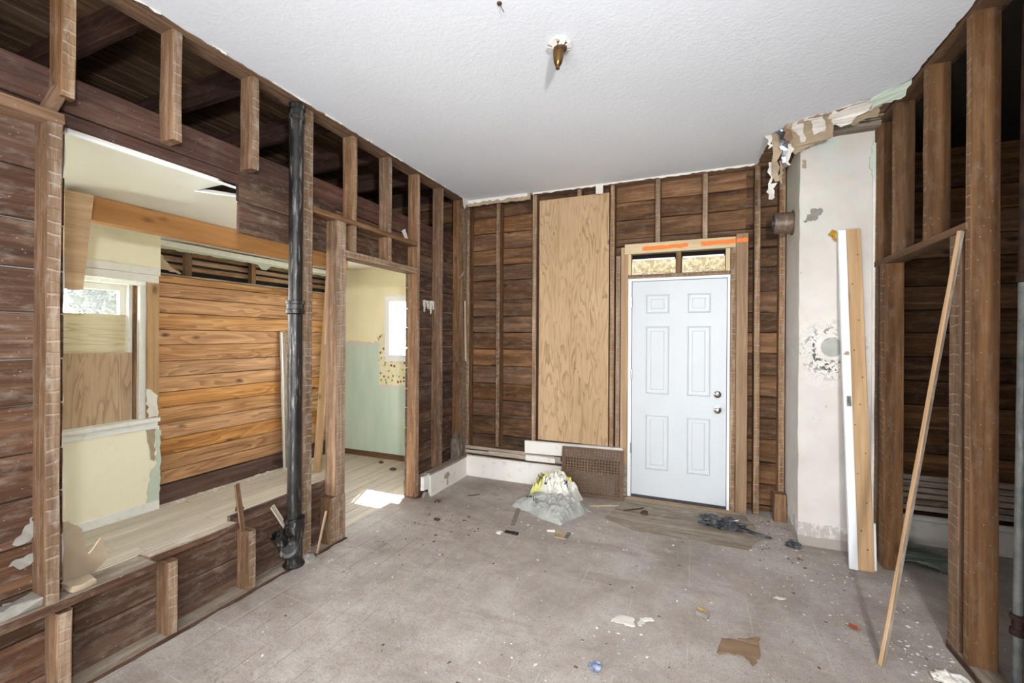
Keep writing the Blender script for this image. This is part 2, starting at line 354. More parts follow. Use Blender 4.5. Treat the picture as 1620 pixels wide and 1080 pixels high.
def kitchen_back_mat():
    t = NT('kitchen_wall_layers'); v = t.coord('Object'); x = t.xyz(v)
    nz = t.math('MULTIPLY', t.math('SUBTRACT', t.noise(v, 9.0, 5, .7), .5), .16)
    X, Z = t.math('ADD', x[0], nz), t.math('ADD', x[2], nz)
    yel = t.mix(t.step(t.noise(v, 2.0, 4), .4, .7), (238, 231, 198), (228, 220, 182))
    gr = t.mix(t.step(t.noise(t.map(v, (9, 9, 1.5)), 1.0, 5, .65), .35, .7), (186, 208, 194), (204, 218, 203))
    gr = t.mix(t.math('MULTIPLY', t.step(t.noise(v, 6.0, 5), .6, .75), .5), gr, (206, 208, 196))
    # height of the green paint: higher towards the corner
    hi = t.math('ADD', .86, t.math('MULTIPLY', t.math('LESS_THAN', X, -3.64), .54))
    isg = t.math('LESS_THAN', Z, hi); edge = t.math('LESS_THAN', Z, t.math('ADD', hi, .05))
    # flowered wallpaper
    d = t.voro(t.map(v, (1, .01, 1)), 19.0); d2 = t.voro(t.map(v, (1, .01, 1), (3, 0, 5)), 34.0); cid = t.voro(t.map(v, (1, .01, 1)), 19.0, out=1)
    pap = t.mix(t.math('LESS_THAN', d2, .22), (226, 220, 190), (176, 190, 128))
    fl = t.ramp(t.xyz(cid)[0], [(0, (120, 78, 44)), (.35, (186, 160, 74)), (.7, (140, 158, 84)), (1, (170, 120, 70))], 'CONSTANT')
    pap = t.mix(t.math('LESS_THAN', d, .30), pap, fl); pap = t.mix(t.math('LESS_THAN', d, .09), pap, (96, 74, 48))
    box1 = t.math('MULTIPLY', t.math('GREATER_THAN', X, -3.67), t.math('LESS_THAN', Z, 1.26))
    box2 = t.math('MULTIPLY', t.math('MULTIPLY', t.math('GREATER_THAN', X, -3.665), t.math('LESS_THAN', X, -3.53)), t.math('LESS_THAN', Z, 1.54))
    pm = t.math('MAXIMUM', box1, box2)
    c = t.mix(pm, yel, pap); c = t.mix(edge, c, (206, 206, 196)); c = t.mix(isg, c, gr)
    t.bump(t.noise(v, 50.0, 3), .12, .003); return t.done(c, .75)
KBACK = kitchen_back_mat()
P_YEL = paint('yellow_wall', (246, 241, 218), (240, 233, 204), rough=.75, scale=2.0, amt=.3, dirt=.12, dirtcol=(180, 160, 110))
def chimney_mat():
    t = NT('chimney_plaster'); v = t.coord('Object'); x = t.xyz(v); n = t.noise(v, 2.2, 5, .6)
    c = t.mix(t.step(n, .35, .7), (215, 210, 203), (197, 190, 182))
    dd = t.math('SQRT', t.math('ADD', t.math('POWER', t.math('SUBTRACT', x[0], .90), 2.0), t.math('POWER', t.math('SUBTRACT', x[2], 1.42), 2.0)))
    near = t.step(dd, .30, .07); b = t.noise(v, 26.0, 6, .7, .5)
    c = t.mix(t.math('MULTIPLY', near, t.step(b, .40, .52)), c, (236, 233, 226))
    c = t.mix(t.math('MULTIPLY', t.step(dd, .24, .13), t.step(b, .51, .56)), c, (84, 80, 72))
    g = t.noise(v, 7.0, 6, .7, .4); up = t.step(x[2], 2.1, 2.9)
    c = t.mix(t.math('MULTIPLY', t.step(g, .48, .58), t.math('ADD', .12, t.math('MULTIPLY', up, .6))), c, (196, 206, 196))
    c = t.mix(t.math('MULTIPLY', t.step(t.noise(v, 4.3, 6, .75, .2), .655, .69), .8), c, (172, 168, 146))
    c = t.mix(t.math('MULTIPLY', t.step(t.noise(t.map(v, (1, 1, 1), (7, 3, 1)), 11.0, 6, .7), .67, .70), .7), c, (100, 94, 86))
    base = t.math('LESS_THAN', t.math('ADD', x[2], t.math('MULTIPLY', t.noise(v, 6.0, 3), .02)), .175)
    gb = t.mix(t.step(t.noise(t.map(v, (12, 12, 5)), 1.0, 5, .7), .48, .58), (180, 174, 166), (224, 222, 216)); low = t.math('LESS_THAN', t.math('ADD', x[2], t.math('MULTIPLY', t.noise(v, 14.0, 3), .04)), .09)
    gb = t.mix(low, gb, (164, 156, 148)); c = t.mix(base, c, gb)
    t.bump(t.math('ADD', t.noise(v, 9.0, 5), t.math('MULTIPLY', b, .3)), .25, .01); return t.done(c, .8)
CHIM = chimney_mat()
def metal(name, a, b, rough=.45, metal=.8, scale=12, streak=None, scol=(200, 196, 188)):
    t = NT(name); v = t.coord('Object'); n = t.noise(v, scale, 6, .65); c = t.mix(t.step(n, .4, .65), a, b)
    if streak:
        s = t.noise(t.map(v, (40, 40, 5)), 1.0, 5, .7); c = t.mix(t.math('MULTIPLY', t.step(s, .55, .66), streak), c, scol)
    t.bump(n, .15, .003); m = t.done(c, rough, metal, .5); MATS[name] = m; return m
IRON = metal('cast_iron_black', (17, 16, 16), (44, 40, 37), .42, .05, 14, .28)
GALV = metal('galvanized_pipe_metal', (126, 134, 132), (168, 172, 168), .6, .3, 9, .6, (196, 200, 196))
RUSTY = metal('rusty_iron', (60, 42, 34), (88, 66, 54), .7, .3)
BRASS = metal('old_brass', (128, 98, 58), (78, 56, 34), .3, .9, 20)
STEEL = metal('satin_nickel', (176, 174, 170), (140, 138, 134), .25, 1.0, 30)
FOIL = metal('foil', (168, 174, 186), (96, 104, 120), .25, .8, 30)
STRAPM = metal('grey_strap_metal', (140, 134, 126), (112, 106, 98), .6, 0.0, 30)
PIPEBR = metal('brown_pipe', (92, 74, 62), (120, 100, 86), .5, .1, 10, .3, (170, 150, 130))
def osb_mat():
    t = NT('strand_board'); v = t.coord('UV'); d = t.voro(t.map(v, (1.0, .55, 1), rot=(0, 0, .6)), 55.0, out=1); d2 = t.voro(t.map(v, (.5, 1.0, 1), rot=(0, 0, -.5)), 48.0, out=1)
    f = t.math('MULTIPLY', t.math('ADD', t.xyz(d)[0], t.xyz(d2)[1]), .5); c = t.ramp(f, [(.2, (190, 168, 124)), (.5, (226, 211, 174)), (.8, (240, 231, 204))]); t.bump(f, .3, .003); return t.done(c, .8)
OSB = osb_mat()
def peg_mat():
    t = NT('pegboard_brown'); v = t.coord('UV'); n = t.noise(v, 5.0, 5); s = t.noise(t.map(v, (40, 6, 1)), 1.0, 4); c = t.mix(t.step(n, .35, .7), (104, 80, 60), (86, 66, 50)); c = t.mix(t.math('MULTIPLY', t.step(s, .55, .7), .3), c, (134, 108, 84)); return t.done(c, .6)
PEG = peg_mat()
def bag_mat():
    t = NT('printed_white_sack'); v = t.coord('UV'); x = t.xyz(v); wob = t.math('MULTIPLY', t.math('SUBTRACT', t.noise(v, 6.0, 3), .5), .08); U, V = t.math('ADD', x[0], wob), t.math('ADD', x[1], wob)
    c = t.mix(t.step(t.noise(v, 9.0, 4), .4, .7), (232, 230, 220), (206, 204, 196))
    def rect(a, b, c0, d): return t.math('MULTIPLY', t.math('MULTIPLY', t.math('GREATER_THAN', U, a), t.math('LESS_THAN', U, b)), t.math('MULTIPLY', t.math('GREATER_THAN', V, c0), t.math('LESS_THAN', V, d)))
    for r, k in (((.02, .36, .0, .42), (226, 224, 140)), ((.10, .52, .62, .92), (222, 220, 138)), ((.60, .86, .66, .90), (222, 220, 120)), ((.40, .47, .12, .40), (40, 40, 38)), ((.415, .455, .15, .37), (226, 224, 216)), ((.44, .64, .80, .99), (110, 110, 112))): c = t.mix(rect(*r), c, k)
    return t.done(c, .5)
SACK = bag_mat()
def glass_mat(name, haze=.45):
    t = NT(name); out = t.t.nodes['Material Output']; tr = t.n('ShaderNodeBsdfTransparent'); tl = t.n('ShaderNodeBsdfTranslucent'); gl = t.n('ShaderNodeBsdfGlossy'); gl.inputs['Roughness'].default_value = .05
    tl.inputs[0].default_value = (.93, .95, .96, 1); a = t.n('ShaderNodeMixShader'); a.inputs[0].default_value = haze; t.l(tr.outputs[0], a.inputs[1]); t.l(tl.outputs[0], a.inputs[2])
    b = t.n('ShaderNodeMixShader'); b.inputs[0].default_value = .05; t.l(a.outputs[0], b.inputs[1]); t.l(gl.outputs[0], b.inputs[2]); t.l(b.outputs[0], out.inputs[0]); return t.m
GLASS = glass_mat('dusty_glass', .012)
GLASS_C = glass_mat('clear_glass', .06)
LEAF = paint('tree_leaf', (30, 34, 26), (22, 26, 20), rough=.7, scale=3)
BARK = paint('tree_bark', (96, 82, 66), (70, 58, 46), rough=.95, scale=10)
GROUND = paint('yard_ground', (150, 144, 120), (118, 120, 88), rough=1, scale=.6, amt=.8)
INK = paint('ink_black', (40, 40, 42), rough=.7)
INKB = paint('ink_brown', (96, 84, 62), rough=.8)

# ================================================================== STRUCTURE
CH = 2.987                       # ceiling height
XL, XLB = -2.335, -2.435         # partition on the side of the kitchen: stud face, board face
YB, YBB = 4.25, 4.35             # outside wall: stud face, siding face
XR = 1.14
def S(name, loc=(0, 0, 0)): return tag(empty(name, loc), kind='structure')

# ---- ground, shell
g = slab('ground', [((-40, -40, -.6), (40, 40, -.55))], GROUND, kind='structure')
slab('wall_exterior', [((-4.62, -2.0, -.55), (-4.55, -1.3, 3.4)), ((-4.62, -1.3, -.55), (-4.55, .1, .72)), ((-4.62, -1.3, 2.1), (-4.55, .1, 3.4)), ((-4.62, .1, -.55), (-4.55, 1.2, 3.4)), ((-4.62, 2.26, -.55), (-4.55, 4.5, 3.4)), ((-4.62, 1.2, -.55), (-4.55, 2.26, .74)), ((-4.62, 1.2, 2.0), (-4.55, 2.26, 3.4)),
    ((-4.62, -2.0, -.55), (3.0, -1.93, 3.4)), ((2.93, -2.0, -.55), (3.0, 4.5, 3.4)),
    ((-4.62, 4.44, -.55), (-3.62, 4.47, 3.4)), ((-2.7, 4.44, -.55), (3.0, 4.47, 3.4)), ((-3.62, 4.44, -.55), (-2.7, 4.47, 1.2)), ((-3.62, 4.44, 2.06), (-2.7, 4.47, 3.4))], P_EXT, kind='structure')
# ---- main floor
def sst(a, b, x):
    t = max(0.0, min(1.0, (x-a)/(b-a))); return t*t*(3-2*t)
def fz(x, y): return .052*sst(-1.1, -2.3, x)*sst(3.55, 3.15, y) if x > -2.5 else 0.0      # the old floor rises towards the stud wall
def floor_mesh():
    vs, fs, idx = [], [], {}; rr = random.Random(3)
    def grid(xs, ys, edge=False):
        base = len(vs)
        for j, y in enumerate(ys):
            for i, x in enumerate(xs): vs.append((x+(rr.uniform(-.012, .006) if edge and i == 0 else 0), y, fz(x, y)))
        n = len(xs)
        for j in range(len(ys)-1):
            for i in range(n-1): a = base+j*n+i; fs.append((a, a+1, a+n+1, a+n))
    R = lambda a, b, n: [a+(b-a)*i/n for i in range(n+1)]
    grid(R(-2.305, -1.0, 16) + R(-1.0, 2.9, 12)[1:], R(-1.9, 2.44, 70), True)
    grid(R(-2.462, -1.0, 18) + R(-1.0, 2.9, 12)[1:], R(2.44, 4.44, 32))
    return make_mesh('floor', vs, fs)
tag(link('floor', floor_mesh(), FLOOR, smooth=True), kind='structure')
# object coordinates of the floor equal world coordinates
def to_world(o):
    M = WL[o.name]; o.data.transform(M); o.matrix_basis = Matrix.Identity(4); WL[o.name] = Matrix.Identity(4); return o
slab('subfloor', [((-4.6, -1.95, -.12), (2.95, 4.45, -.06))], P_DARK, kind='structure')
# ---- kitchen floor, plank by plank
fk = slab('floor_kitchen', [((-4.45, -1.9, -.05), (-2.47, 4.40, -.016))], P_DARK, kind='structure')
x = -4.42; k = 0
while x < -2.475:
    w = min(.112, -2.468 - x); cut = random.uniform(1.2, 3.4)
    for (a, b) in ((-.4, cut), (cut, 4.37)):
        bar('plank', (x+.0015, a+.001, -.016), (x+w-.0015, b-.001, random.uniform(-.001, .001)), W_PLANK, fk, axis=1, jit=.0008, ch=.002)
    x += .112
# ---- main ceiling, broken away at the chimney
rc = random.Random(5)
cl = [(-2.285, -1.9), (1.12, -1.9), (1.12, 3.17), (.99, 3.32), (.79, 3.445), (.576, 3.54), (.50, 3.62), (.47, 4.22), (-2.30, 4.205)]
tag(to_world(sheet('ceiling', rag(cl, .035, .006, rc, edges={0}), ((0, 0, CH), (1, 0, 0), (0, 1, 0)), CEIL, t=.018)), kind='structure')
ceil = bpy.data.objects['ceiling']
for k in range(24):
    y = -1.9 + k*.27
    bar('ceiling_board', (-2.30, y+.004, CH+.022), (1.30, y+.262, CH+.042), W_DARK, ceil, jit=.002)
# torn edge strips of plaster and paper hanging along the edges
def strip_back(x0, x1, z0, z1, y, m, amp=.012, t=.006, seed=1):
    r = random.Random(seed); n = int((x1-x0)/.03); top = [(x0+(x1-x0)*i/n, z1+r.uniform(-.004, .004)) for i in range(n+1)]; bot = [(x0+(x1-x0)*i/n, z0+r.uniform(-amp, amp)) for i in range(n, -1, -1)]
    return sheet('torn_plaster', top+bot, ((0, y, 0), (1, 0, 0), (0, 0, 1)), m, ceil, t=t)
strip_back(-2.35, -1.575, 2.925, 2.99, 4.20, P_TAN, .006, .02, 2)
strip_back(-2.33, -1.6, 2.955, 2.993, 4.175, P_PAPER, .012, .006, 8)
strip_back(-1.55, .45, 2.972, 2.99, 4.195, P_PAPER, .006, .008, 3)
strip_back(-.90, -.83, 2.90, 2.99, 4.19, P_PAPER, .01, .006, 4)
r = random.Random(9)
for k in range(9):
    y = 1.0 + k*.36 + r.uniform(0, .15); L = r.uniform(.06, .3)
    pts = [(y, 2.99)] + [(y+L*i/6, 2.982+r.uniform(-.006, .005)) for i in range(7)] + [(y+L, 2.99)]
    sheet('torn_plaster', pts, ((-2.287, 0, 0), (0, 1, 0), (0, 0, 1)), P_PAPER, ceil, t=.004)
sheet('torn_plaster', [(4.05, 2.99), (4.07, 2.90), (4.1, 2.88), (4.12, 2.93), (4.2, 2.95), (4.21, 2.99)], ((-2.29, 0, 0), (0, 1, 0), (0, 0, 1)), P_PAPER, ceil, t=.005)

# ---- roof over the kitchen: deck boards and rafters
roof = slab('roof', [((-4.9, -2.1, 3.40), (3.2, 4.62, 3.46))], P_DARK, kind='structure')
x = -4.5
while x < -2.2:
    w = random.choice((.14, .165, .19))
    bar('deck_board', (x+.004, -1.9, 3.255), (x+w-.004, 4.42, 3.278), W_DARK, roof, jit=.003, seg=7)
    x += w
for k in range(10):
    y = -1.20 + k*.61
    bar('rafter', (-4.52, y+.05, 3.085), (-2.34, y+.095, 3.252), W_RED, roof, jit=.003)
# ---- wall_left: partition with the studs bare
wl = S('wall_left')
bar('top_plate', (-2.44, -1.9, 2.985), (-2.30, 4.34, 3.03), W_STUD, wl, jit=.002)
SEAMS = [2.592, 2.434, 2.345, 2.159, 1.957, 1.766, 1.589, 1.404, 1.222, 1.033, .856, .67, .485, .30, .12, .0]
def boards(y0, y1, zhi, zlo, m=W_OLD, x=XLB, parent=wl):
    for a, b in zip(SEAMS, SEAMS[1:]):
        a2, b2 = min(a, zhi), max(b, zlo)
        if a2 - b2 < .02: continue
        j = random.uniform(-.002, .003)
        bar('board', (x-.024+j, y0, b2+.003), (x-.001+j, y1, a2-.003), m, parent, axis=1, jit=.0015, ch=.003)
def lboard(y0, y1, z0, z1, m): bar('board', (XLB-.024, y0, z0), (XLB-.001, y1, z1), m, wl, axis=1, jit=.0015)
# long red-brown boards behind the short studs
lboard(-1.9, 2.06, 2.436, 2.590, W_RED); lboard(2.065, 4.34, 2.438, 2.605, W_RED)
lboard(-1.9, 1.70, 2.378, 2.431, W_RED); lboard(2.14, 4.34, 2.30, 2.432, W_OLD)
lboard(1.70, 2.43, 2.285, 2.452, W_OLD); lboard(1.705, 2.44, 2.10, 2.281, W_OLD); lboard(2.45, 3.30, 2.13, 2.296, W_OLD)
boards(-1.9, .945, 2.375, .0)
boards(3.305, 4.345, 2.30, .0)
def lstud(y, z0, z1, w=.045, m=(W_STUD, W_FACE), d=.1, name='stud', x=XL): return bar(name, (x-d, y, z0), (x, y+w, z1), m, wl, axis=2, mark=[(0, 1)], jit=.0018, bow=random.uniform(-.004, .004))
for y, z0, z1 in ((.897, 2.46, 2.985), (1.297, 2.452, 2.985), (1.705, 2.458, 2.985), (2.497, 2.362, 2.985), (2.899, 2.362, 2.985), (2.497, 2.13, 2.325), (2.899, 2.13, 2.325)): lstud(y, z0, z1, name='short_stud')
for y in (-1.5, -1.1, -.7, -.3, .1, .49): lstud(y, .0, 2.34)
lstud(.858, .44, 2.338)                                    # stud beside the opening
lstud(2.062, .055, 2.985, w=.076)                           # post beside the drain pipe
lstud(2.345, .376, 2.325, w=.09); bar('block', (XL-.1, 2.30, .056), (XL+.005, 2.436, .376), (W_STUD, W_FACE), wl, axis=2, mark=[(0, 1)])
lstud(3.298, .054, 2.985, w=.046); lstud(3.70, .2, 2.985); lstud(4.10, .2, 2.985, w=.05); bar('stud', (XL-.1, 4.15, .2), (XL-.005, 4.245, 2.985), (W_STUD, W_FACE), wl, axis=2, mark=[(0, 1), (1, -1)])
bar('plate', (XL-.1, -1.9, 2.34), (XL+.008, .905, 2.383), W_STUD, wl)
stick('diagonal_block', (XL-.05, .868, 2.375), (XL-.05, .915, 2.50), .06, .04, W_STUD, wl, side=(1, 0, 0))
bar('ledger', (XL-.1, 2.135, 2.325), (XL+.004, 3.302, 2.363), W_STUD, wl); bar('door_header', (XL-.1, 2.40, 2.076), (XL+.004, 3.30, 2.13), (W_STUD, W_FACE), wl, mark=[(0, 1)])
# the low part under the opening
lboard(.945, 2.44, .225, .405, W_OLD); lboard(.945, 2.44, .03, .22, W_OLD); lboard(1.66, 2.43, .41, .475, W_OLD)
bar('rail', (XL-.135, -1.9, .405), (XL+.012, 1.235, .440), (W_OLD, W_GREY), wl, mark=[(2, 1)], jit=.003)
bar('rail', (XL-.135, 1.235, .412), (XL-.045, 1.665, .446), (W_OLD, W_GREY), wl, axis=1, mark=[(2, 1)], jit=.004)
for y, z1 in ((.897, .385), (1.29, .405), (1.70, .39)): lstud(y, .055, z1, name='short_stud')
stick('splinter', (-2.385, 1.70, .39), (-2.395, 1.672, .66), .028, .012, W_STUD, wl, side=(0, 1, 0), jit=.004)
bar('bottom_plate', (XL-.125, -1.9, -.03), (XL-.002, 2.44, .052), (W_OLD, W_GREY), wl, mark=[(2, 1)], jit=.003)
bar('bottom_plate', (XL-.125, 3.30, -.0), (XL-.002, 4.25, .19), (W_OLD, W_GREY), wl, axis=1, mark=[(2, 1)], jit=.003)
stick('stick', (-2.34, 2.19, .045), (-2.345, 2.275, .30), .018, .01, W_NEW, wl, side=(0, 1, 0))
stick('stick', (-2.36, 1.985, .27), (-2.40, 1.90, .455), .03, .012, W_LATH, wl, side=(0, 1, 0))
bar('plaster_chunk', (XL-.11, .70, .441), (XL-.02, .875, .470), P_CONC, wl, axis=1, jit=.012)
bar('plaster_chunk', (XL-.09, .945, .441), (XL-.02, 1.02, .462), P_TAN, wl, axis=1, jit=.01)
# plaster left on the kitchen side beside the opening, with its torn lower end
sheet('plaster_edge', rag([(-1.9, 0), (.948, 0), (.958, .46), (.956, 2.37), (-1.9, 2.37)], .05, .006, random.Random(2), edges={0, 3, 4}), ((-2.487, 0, 0), (0, 1, 0), (0, 0, 1)), P_PAPER, wl, t=.024)
sheet('torn_board', rag([(.95, .44), (1.06, .425), (1.135, .49), (1.10, .58), (1.05, .52), (1.035, .645), (.985, .70), (.95, .71)], .02, .006, random.Random(4)), ((-2.50, 0, 0), (0, 1, 0), (0, 0, 1)), P_TAN, wl, t=.012)
sheet('torn_board', rag([(3.345, 0), (4.34, 0), (4.34, 2.37), (3.35, 2.37)], .05, .004, random.Random(6), edges={0, 1, 2}), ((-2.475, 0, 0), (0, 1, 0), (0, 0, 1)), P_YEL, wl, t=.014)
r = random.Random(21)
def rags(parent, cx, y0, y1, ztop, n, lmin, lmax, m, w=.03, nm='torn_paper', seed=1):
    rr = random.Random(seed)
    for i in range(n):
        y = y0+(y1-y0)*(i+.5)/n; L = rr.uniform(lmin, lmax); d = rr.uniform(-.03, .03)
        sheet(nm, rag([(y-w/2, ztop), (y-w*.35+d*.5, ztop-L*.5), (y-w*.15+d, ztop-L), (y+w*.2+d, ztop-L*.97), (y+w*.45+d*.5, ztop-L*.4), (y+w/2, ztop)], .015, .006, rr), ((cx+rr.uniform(0, .02), 0, 0), (0, 1, 0), (0, 0, 1)), m, parent, t=.002)
rags(wl, -2.425, 3.52, 3.74, 1.86, 5, .08, .22, P_PAPER, .05, seed=3)
sheet('torn_paper', rag([(3.20, 2.45), (3.26, 2.36), (3.29, 2.40), (3.25, 2.48)], .02, .006, random.Random(5)), ((-2.43, 0, 0), (0, 1, 0), (0, 0, 1)), P_PAPER, wl, t=.002)
sheet('torn_paper', rag([(.80, .69), (.83, .68), (.858, .70), (.857, .78), (.835, .75), (.825, .72)], .012, .008, random.Random(7)), ((-2.428, 0, 0), (0, 1, 0), (0, 0, 1)), P_CONC, wl, t=.003)
sheet('torn_paper', rag([(.79, .61), (.82, .585), (.858, .60), (.857, .635), (.81, .63)], .012, .008, random.Random(8)), ((-2.428, 0, 0), (0, 1, 0), (0, 0, 1)), P_CONC, wl, t=.003)
stick('splinter', (-2.318, 4.17, 1.9), (-2.318, 4.19, 1.25), .022, .008, W_NEWP, wl, side=(0, 1, 0), jit=.004)
stick('splinter', (-2.322, 4.06, 2.14), (-2.322, 4.16, 2.22), .03, .006, W_LATH, wl, side=(0, 0, 1), jit=.003)

# ---- wall_back: studs, siding, lath
wb = slab('wall_back', [((-2.46, 4.40, -.05), (2.93, 4.425, 3.36)), ((-4.55, 4.40, 2.38), (-2.46, 4.425, 3.36))], P_DARK, kind='structure')
BS = [3.36, 3.18, 3.0, 2.83, 2.655, 2.475, 2.30, 2.132, 1.92, 1.735, 1.56, 1.375, 1.19, 1.0, .815, .628, .43, .24, .05, -.04]
def siding(x0, x1, zhi, zlo, y=YBB):
    for a, b in zip(BS, BS[1:]):
        a2, b2 = min(a, zhi), max(b, zlo)
        if a2-b2 < .02: continue
        j = random.uniform(0, .012)
        bar('siding_board', (x0, y+j, b2+random.uniform(.002, .006)), (x1, y+.022+j, a2-.002), W_SIDE, wb, axis=0, jit=.0035, ch=.006, rot=Matrix.Rotation(random.uniform(-.03, .03), 3, 'X'), seg=max(3, int((x1-x0)/.16)))
siding(-4.5, -2.46, 3.36, 2.40); siding(-2.46, -1.545, 3.2, 0); siding(-1.545, -.75, 3.2, 2.30); siding(-1.545, -.745, .47, 0); siding(-.745, .40, 3.2, 2.40); siding(-.745, -.6, 2.40, 0); siding(.33, 1.30, 3.2, 0)
siding(.40, 1.3, 3.36, 3.2)
def bstud(x0, x1, z0, z1, m=(W_STUD, W_FACE), y=YB, name='stud'): return bar(name, (x0, y, z0), (x1, y+.1, z1), m, wb, axis=2, mark=[(1, -1)], jit=.0018)
bstud(-2.378, -2.31, .2, 2.985); bstud(-1.985, -1.94, .33, 2.985); bstud(-1.572, -1.525, .44, 2.985); bstud(-1.10, -1.055, 2.33, 2.985)
bstud(-.772, -.727, .45, 2.985); bstud(-.714, -.672, .45, 2.295); bstud(-.356, -.311, 2.40, 2.985); bstud(.048, .09, 2.40, 2.985)
bstud(-.666, -.60, 0, 2.372, (W_NEW, W_NEW)); bstud(.274, .318, 0, 2.392); bstud(.318, .410, 0, 2.416, (W_STUD, W_WEATH), YB-.012); bstud(.457, .503, 0, 2.985); bstud(.640, .686, 0, 2.985)
bar('block', (.60, 4.16, 0), (.69, 4.245, .23), W_STUD, wb, axis=2)
bar('top_plate', (-2.44, YB+.004, 2.985), (1.24, YB+.1, 3.03), W_STUD, wb)
bar('header', (-.63, YB-.003, 2.303), (.314, YB+.09, 2.398), W_NEWP, wb); bar('lower_header', (-.60, YB+.0, 2.068), (.273, YB+.1, 2.104), (W_STUD, W_FACE), wb, mark=[(1, -1)])
bar('mullion', (-.172, YB+.006, 2.104), (-.128, YB+.1, 2.303), W_STUD, wb, axis=2)
bar('side_block', (-.60, YB+.003, 2.104), (-.573, YB+.09, 2.30), W_NEWP, wb, axis=2); bar('side_block', (.236, YB+.003, 2.104), (.273, YB+.09, 2.30), W_NEWP, wb, axis=2)
for x0, x1 in ((-.572, -.173), (-.127, .235)):
    bar('strand_board', (x0+.004, YB+.030, 2.105), (x1-.004, YB+.041, 2.243), OSB, wb, axis=0, jit=.0005)
    bar('white_strip', (x0+.01, YB+.022, 2.238), (x1-.01, YB+.031, 2.256), P_JAMB, wb, axis=0, jit=.0005)
    r = random.Random(int(x0*100))
    for row in range(2):                                   # pencilled scrawl on the strand board, too small to read
        X = x0+.02 if row else x0+.10
        cu = bpy.data.curves.new('scrawl', 'CURVE'); cu.dimensions = '3D'; cu.bevel_depth = .0011; sp = cu.splines.new('POLY'); n = 60; sp.points.add(n-1); xe = x1-.05-(.06 if row else 0)
        for i, p in enumerate(sp.points): p.co = (X+(xe-X)*i/(n-1), YB+.029, 2.118+row*.014+r.uniform(-.006, .006), 1)
        o = bpy.data.objects.new('scrawl', cu); col.objects.link(o); cu.materials.append(INKB); o.parent = wb
# orange spray line across header, stud and siding
def spray(x0, x1, z0, z1, y, seed):
    rr = random.Random(seed); n = 16; pts = [(x0+(x1-x0)*i/n, z0+(z1-z0)*i/n+.018+rr.uniform(-.004, .004)) for i in range(n+1)] + [(x0+(x1-x0)*i/n, z0+(z1-z0)*i/n-.018+rr.uniform(-.004, .004)) for i in range(n, -1, -1)]
    sheet('spray_mark', pts, ((0, y, 0), (1, 0, 0), (0, 0, 1)), P_ORANGE, wb, t=.0012)
spray(-.47, -.07, 2.345, 2.352, YB-.0045, 1); spray(.035, .312, 2.353, 2.357, YB-.0045, 2); spray(.319, .408, 2.357, 2.359, YB-.0145, 3)
# lath under the window and beside the door
def lath(x0, x1, z, h=.034, y=YB-.02): bar('lath', (x0, y+random.uniform(-.004, .004), z), (x1, y+.009, z+h), W_LATH, wb, axis=0, jit=.003, ch=.002)
lath(-2.36, -1.63, .285); lath(-2.36, -1.20, .238); lath(-2.05, -1.25, .262, .02, YB-.03); lath(-1.62, -1.25, .275, .03)
for k in range(7): lath(-.70, -.60, .005+k*.045, .036, YB-.012)
bar('lath', (-1.62, YB-.045, .24), (-1.30, YB-.03, .295), P_TRIM, wb, axis=0, jit=.003)
bar('apron', (-1.625, YB-.05, .325), (-.632, YB-.004, .452), P_TRIM, wb, axis=0, rot=Matrix.Rotation(-.02, 3, 'Y'))
# ---- baseboards
bbk = bar('baseboard_back', (-2.31, 4.185, 0), (-.70, 4.215, .213), P_TRIM, axis=0, ch=.004, jit=.001); tag(bbk, kind='structure')
bar('cap', (-2.31, 4.178, .205), (-1.2, 4.222, .222), P_TRIM, bbk, axis=0)
bbl = bar('baseboard_left', (-2.328, 3.49, 0), (-2.298, 4.185, .215), P_TRIM, axis=1, ch=.004, jit=.001); tag(bbl, kind='structure')
bar('cap', (-2.36, 3.47, .205), (-2.29, 4.185, .222), W_GREY, bbl, axis=1, jit=.003)
bar('broken_end', (-2.33, 3.375, .085), (-2.30, 3.478, .21), P_TRIM2, bbl, jit=.006); bar('shoe', (-2.298, 3.49, 0), (-2.286, 4.185, .018), P_TRIM, bbl, axis=1)
ball('broken_plaster', (.02, .05, .05), (-2.315, 3.42, .0), P_CONC, bbl, 2, .35, seed=3)
sheet('peeled_spot', rag([(3.72, .10), (3.80, .085), (3.84, .12), (3.80, .15), (3.73, .135)], .012, .008, random.Random(3)), ((-2.297, 0, 0), (0, 1, 0), (0, 0, 1)), P_TAN, bbl, t=.002)
sheet('peeled_spot', rag([(3.775, .02), (3.795, .02), (3.80, .085), (3.78, .085)], .012, .004, random.Random(4)), ((-2.2965, 0, 0), (0, 1, 0), (0, 0, 1)), P_TAN, bbl, t=.002)

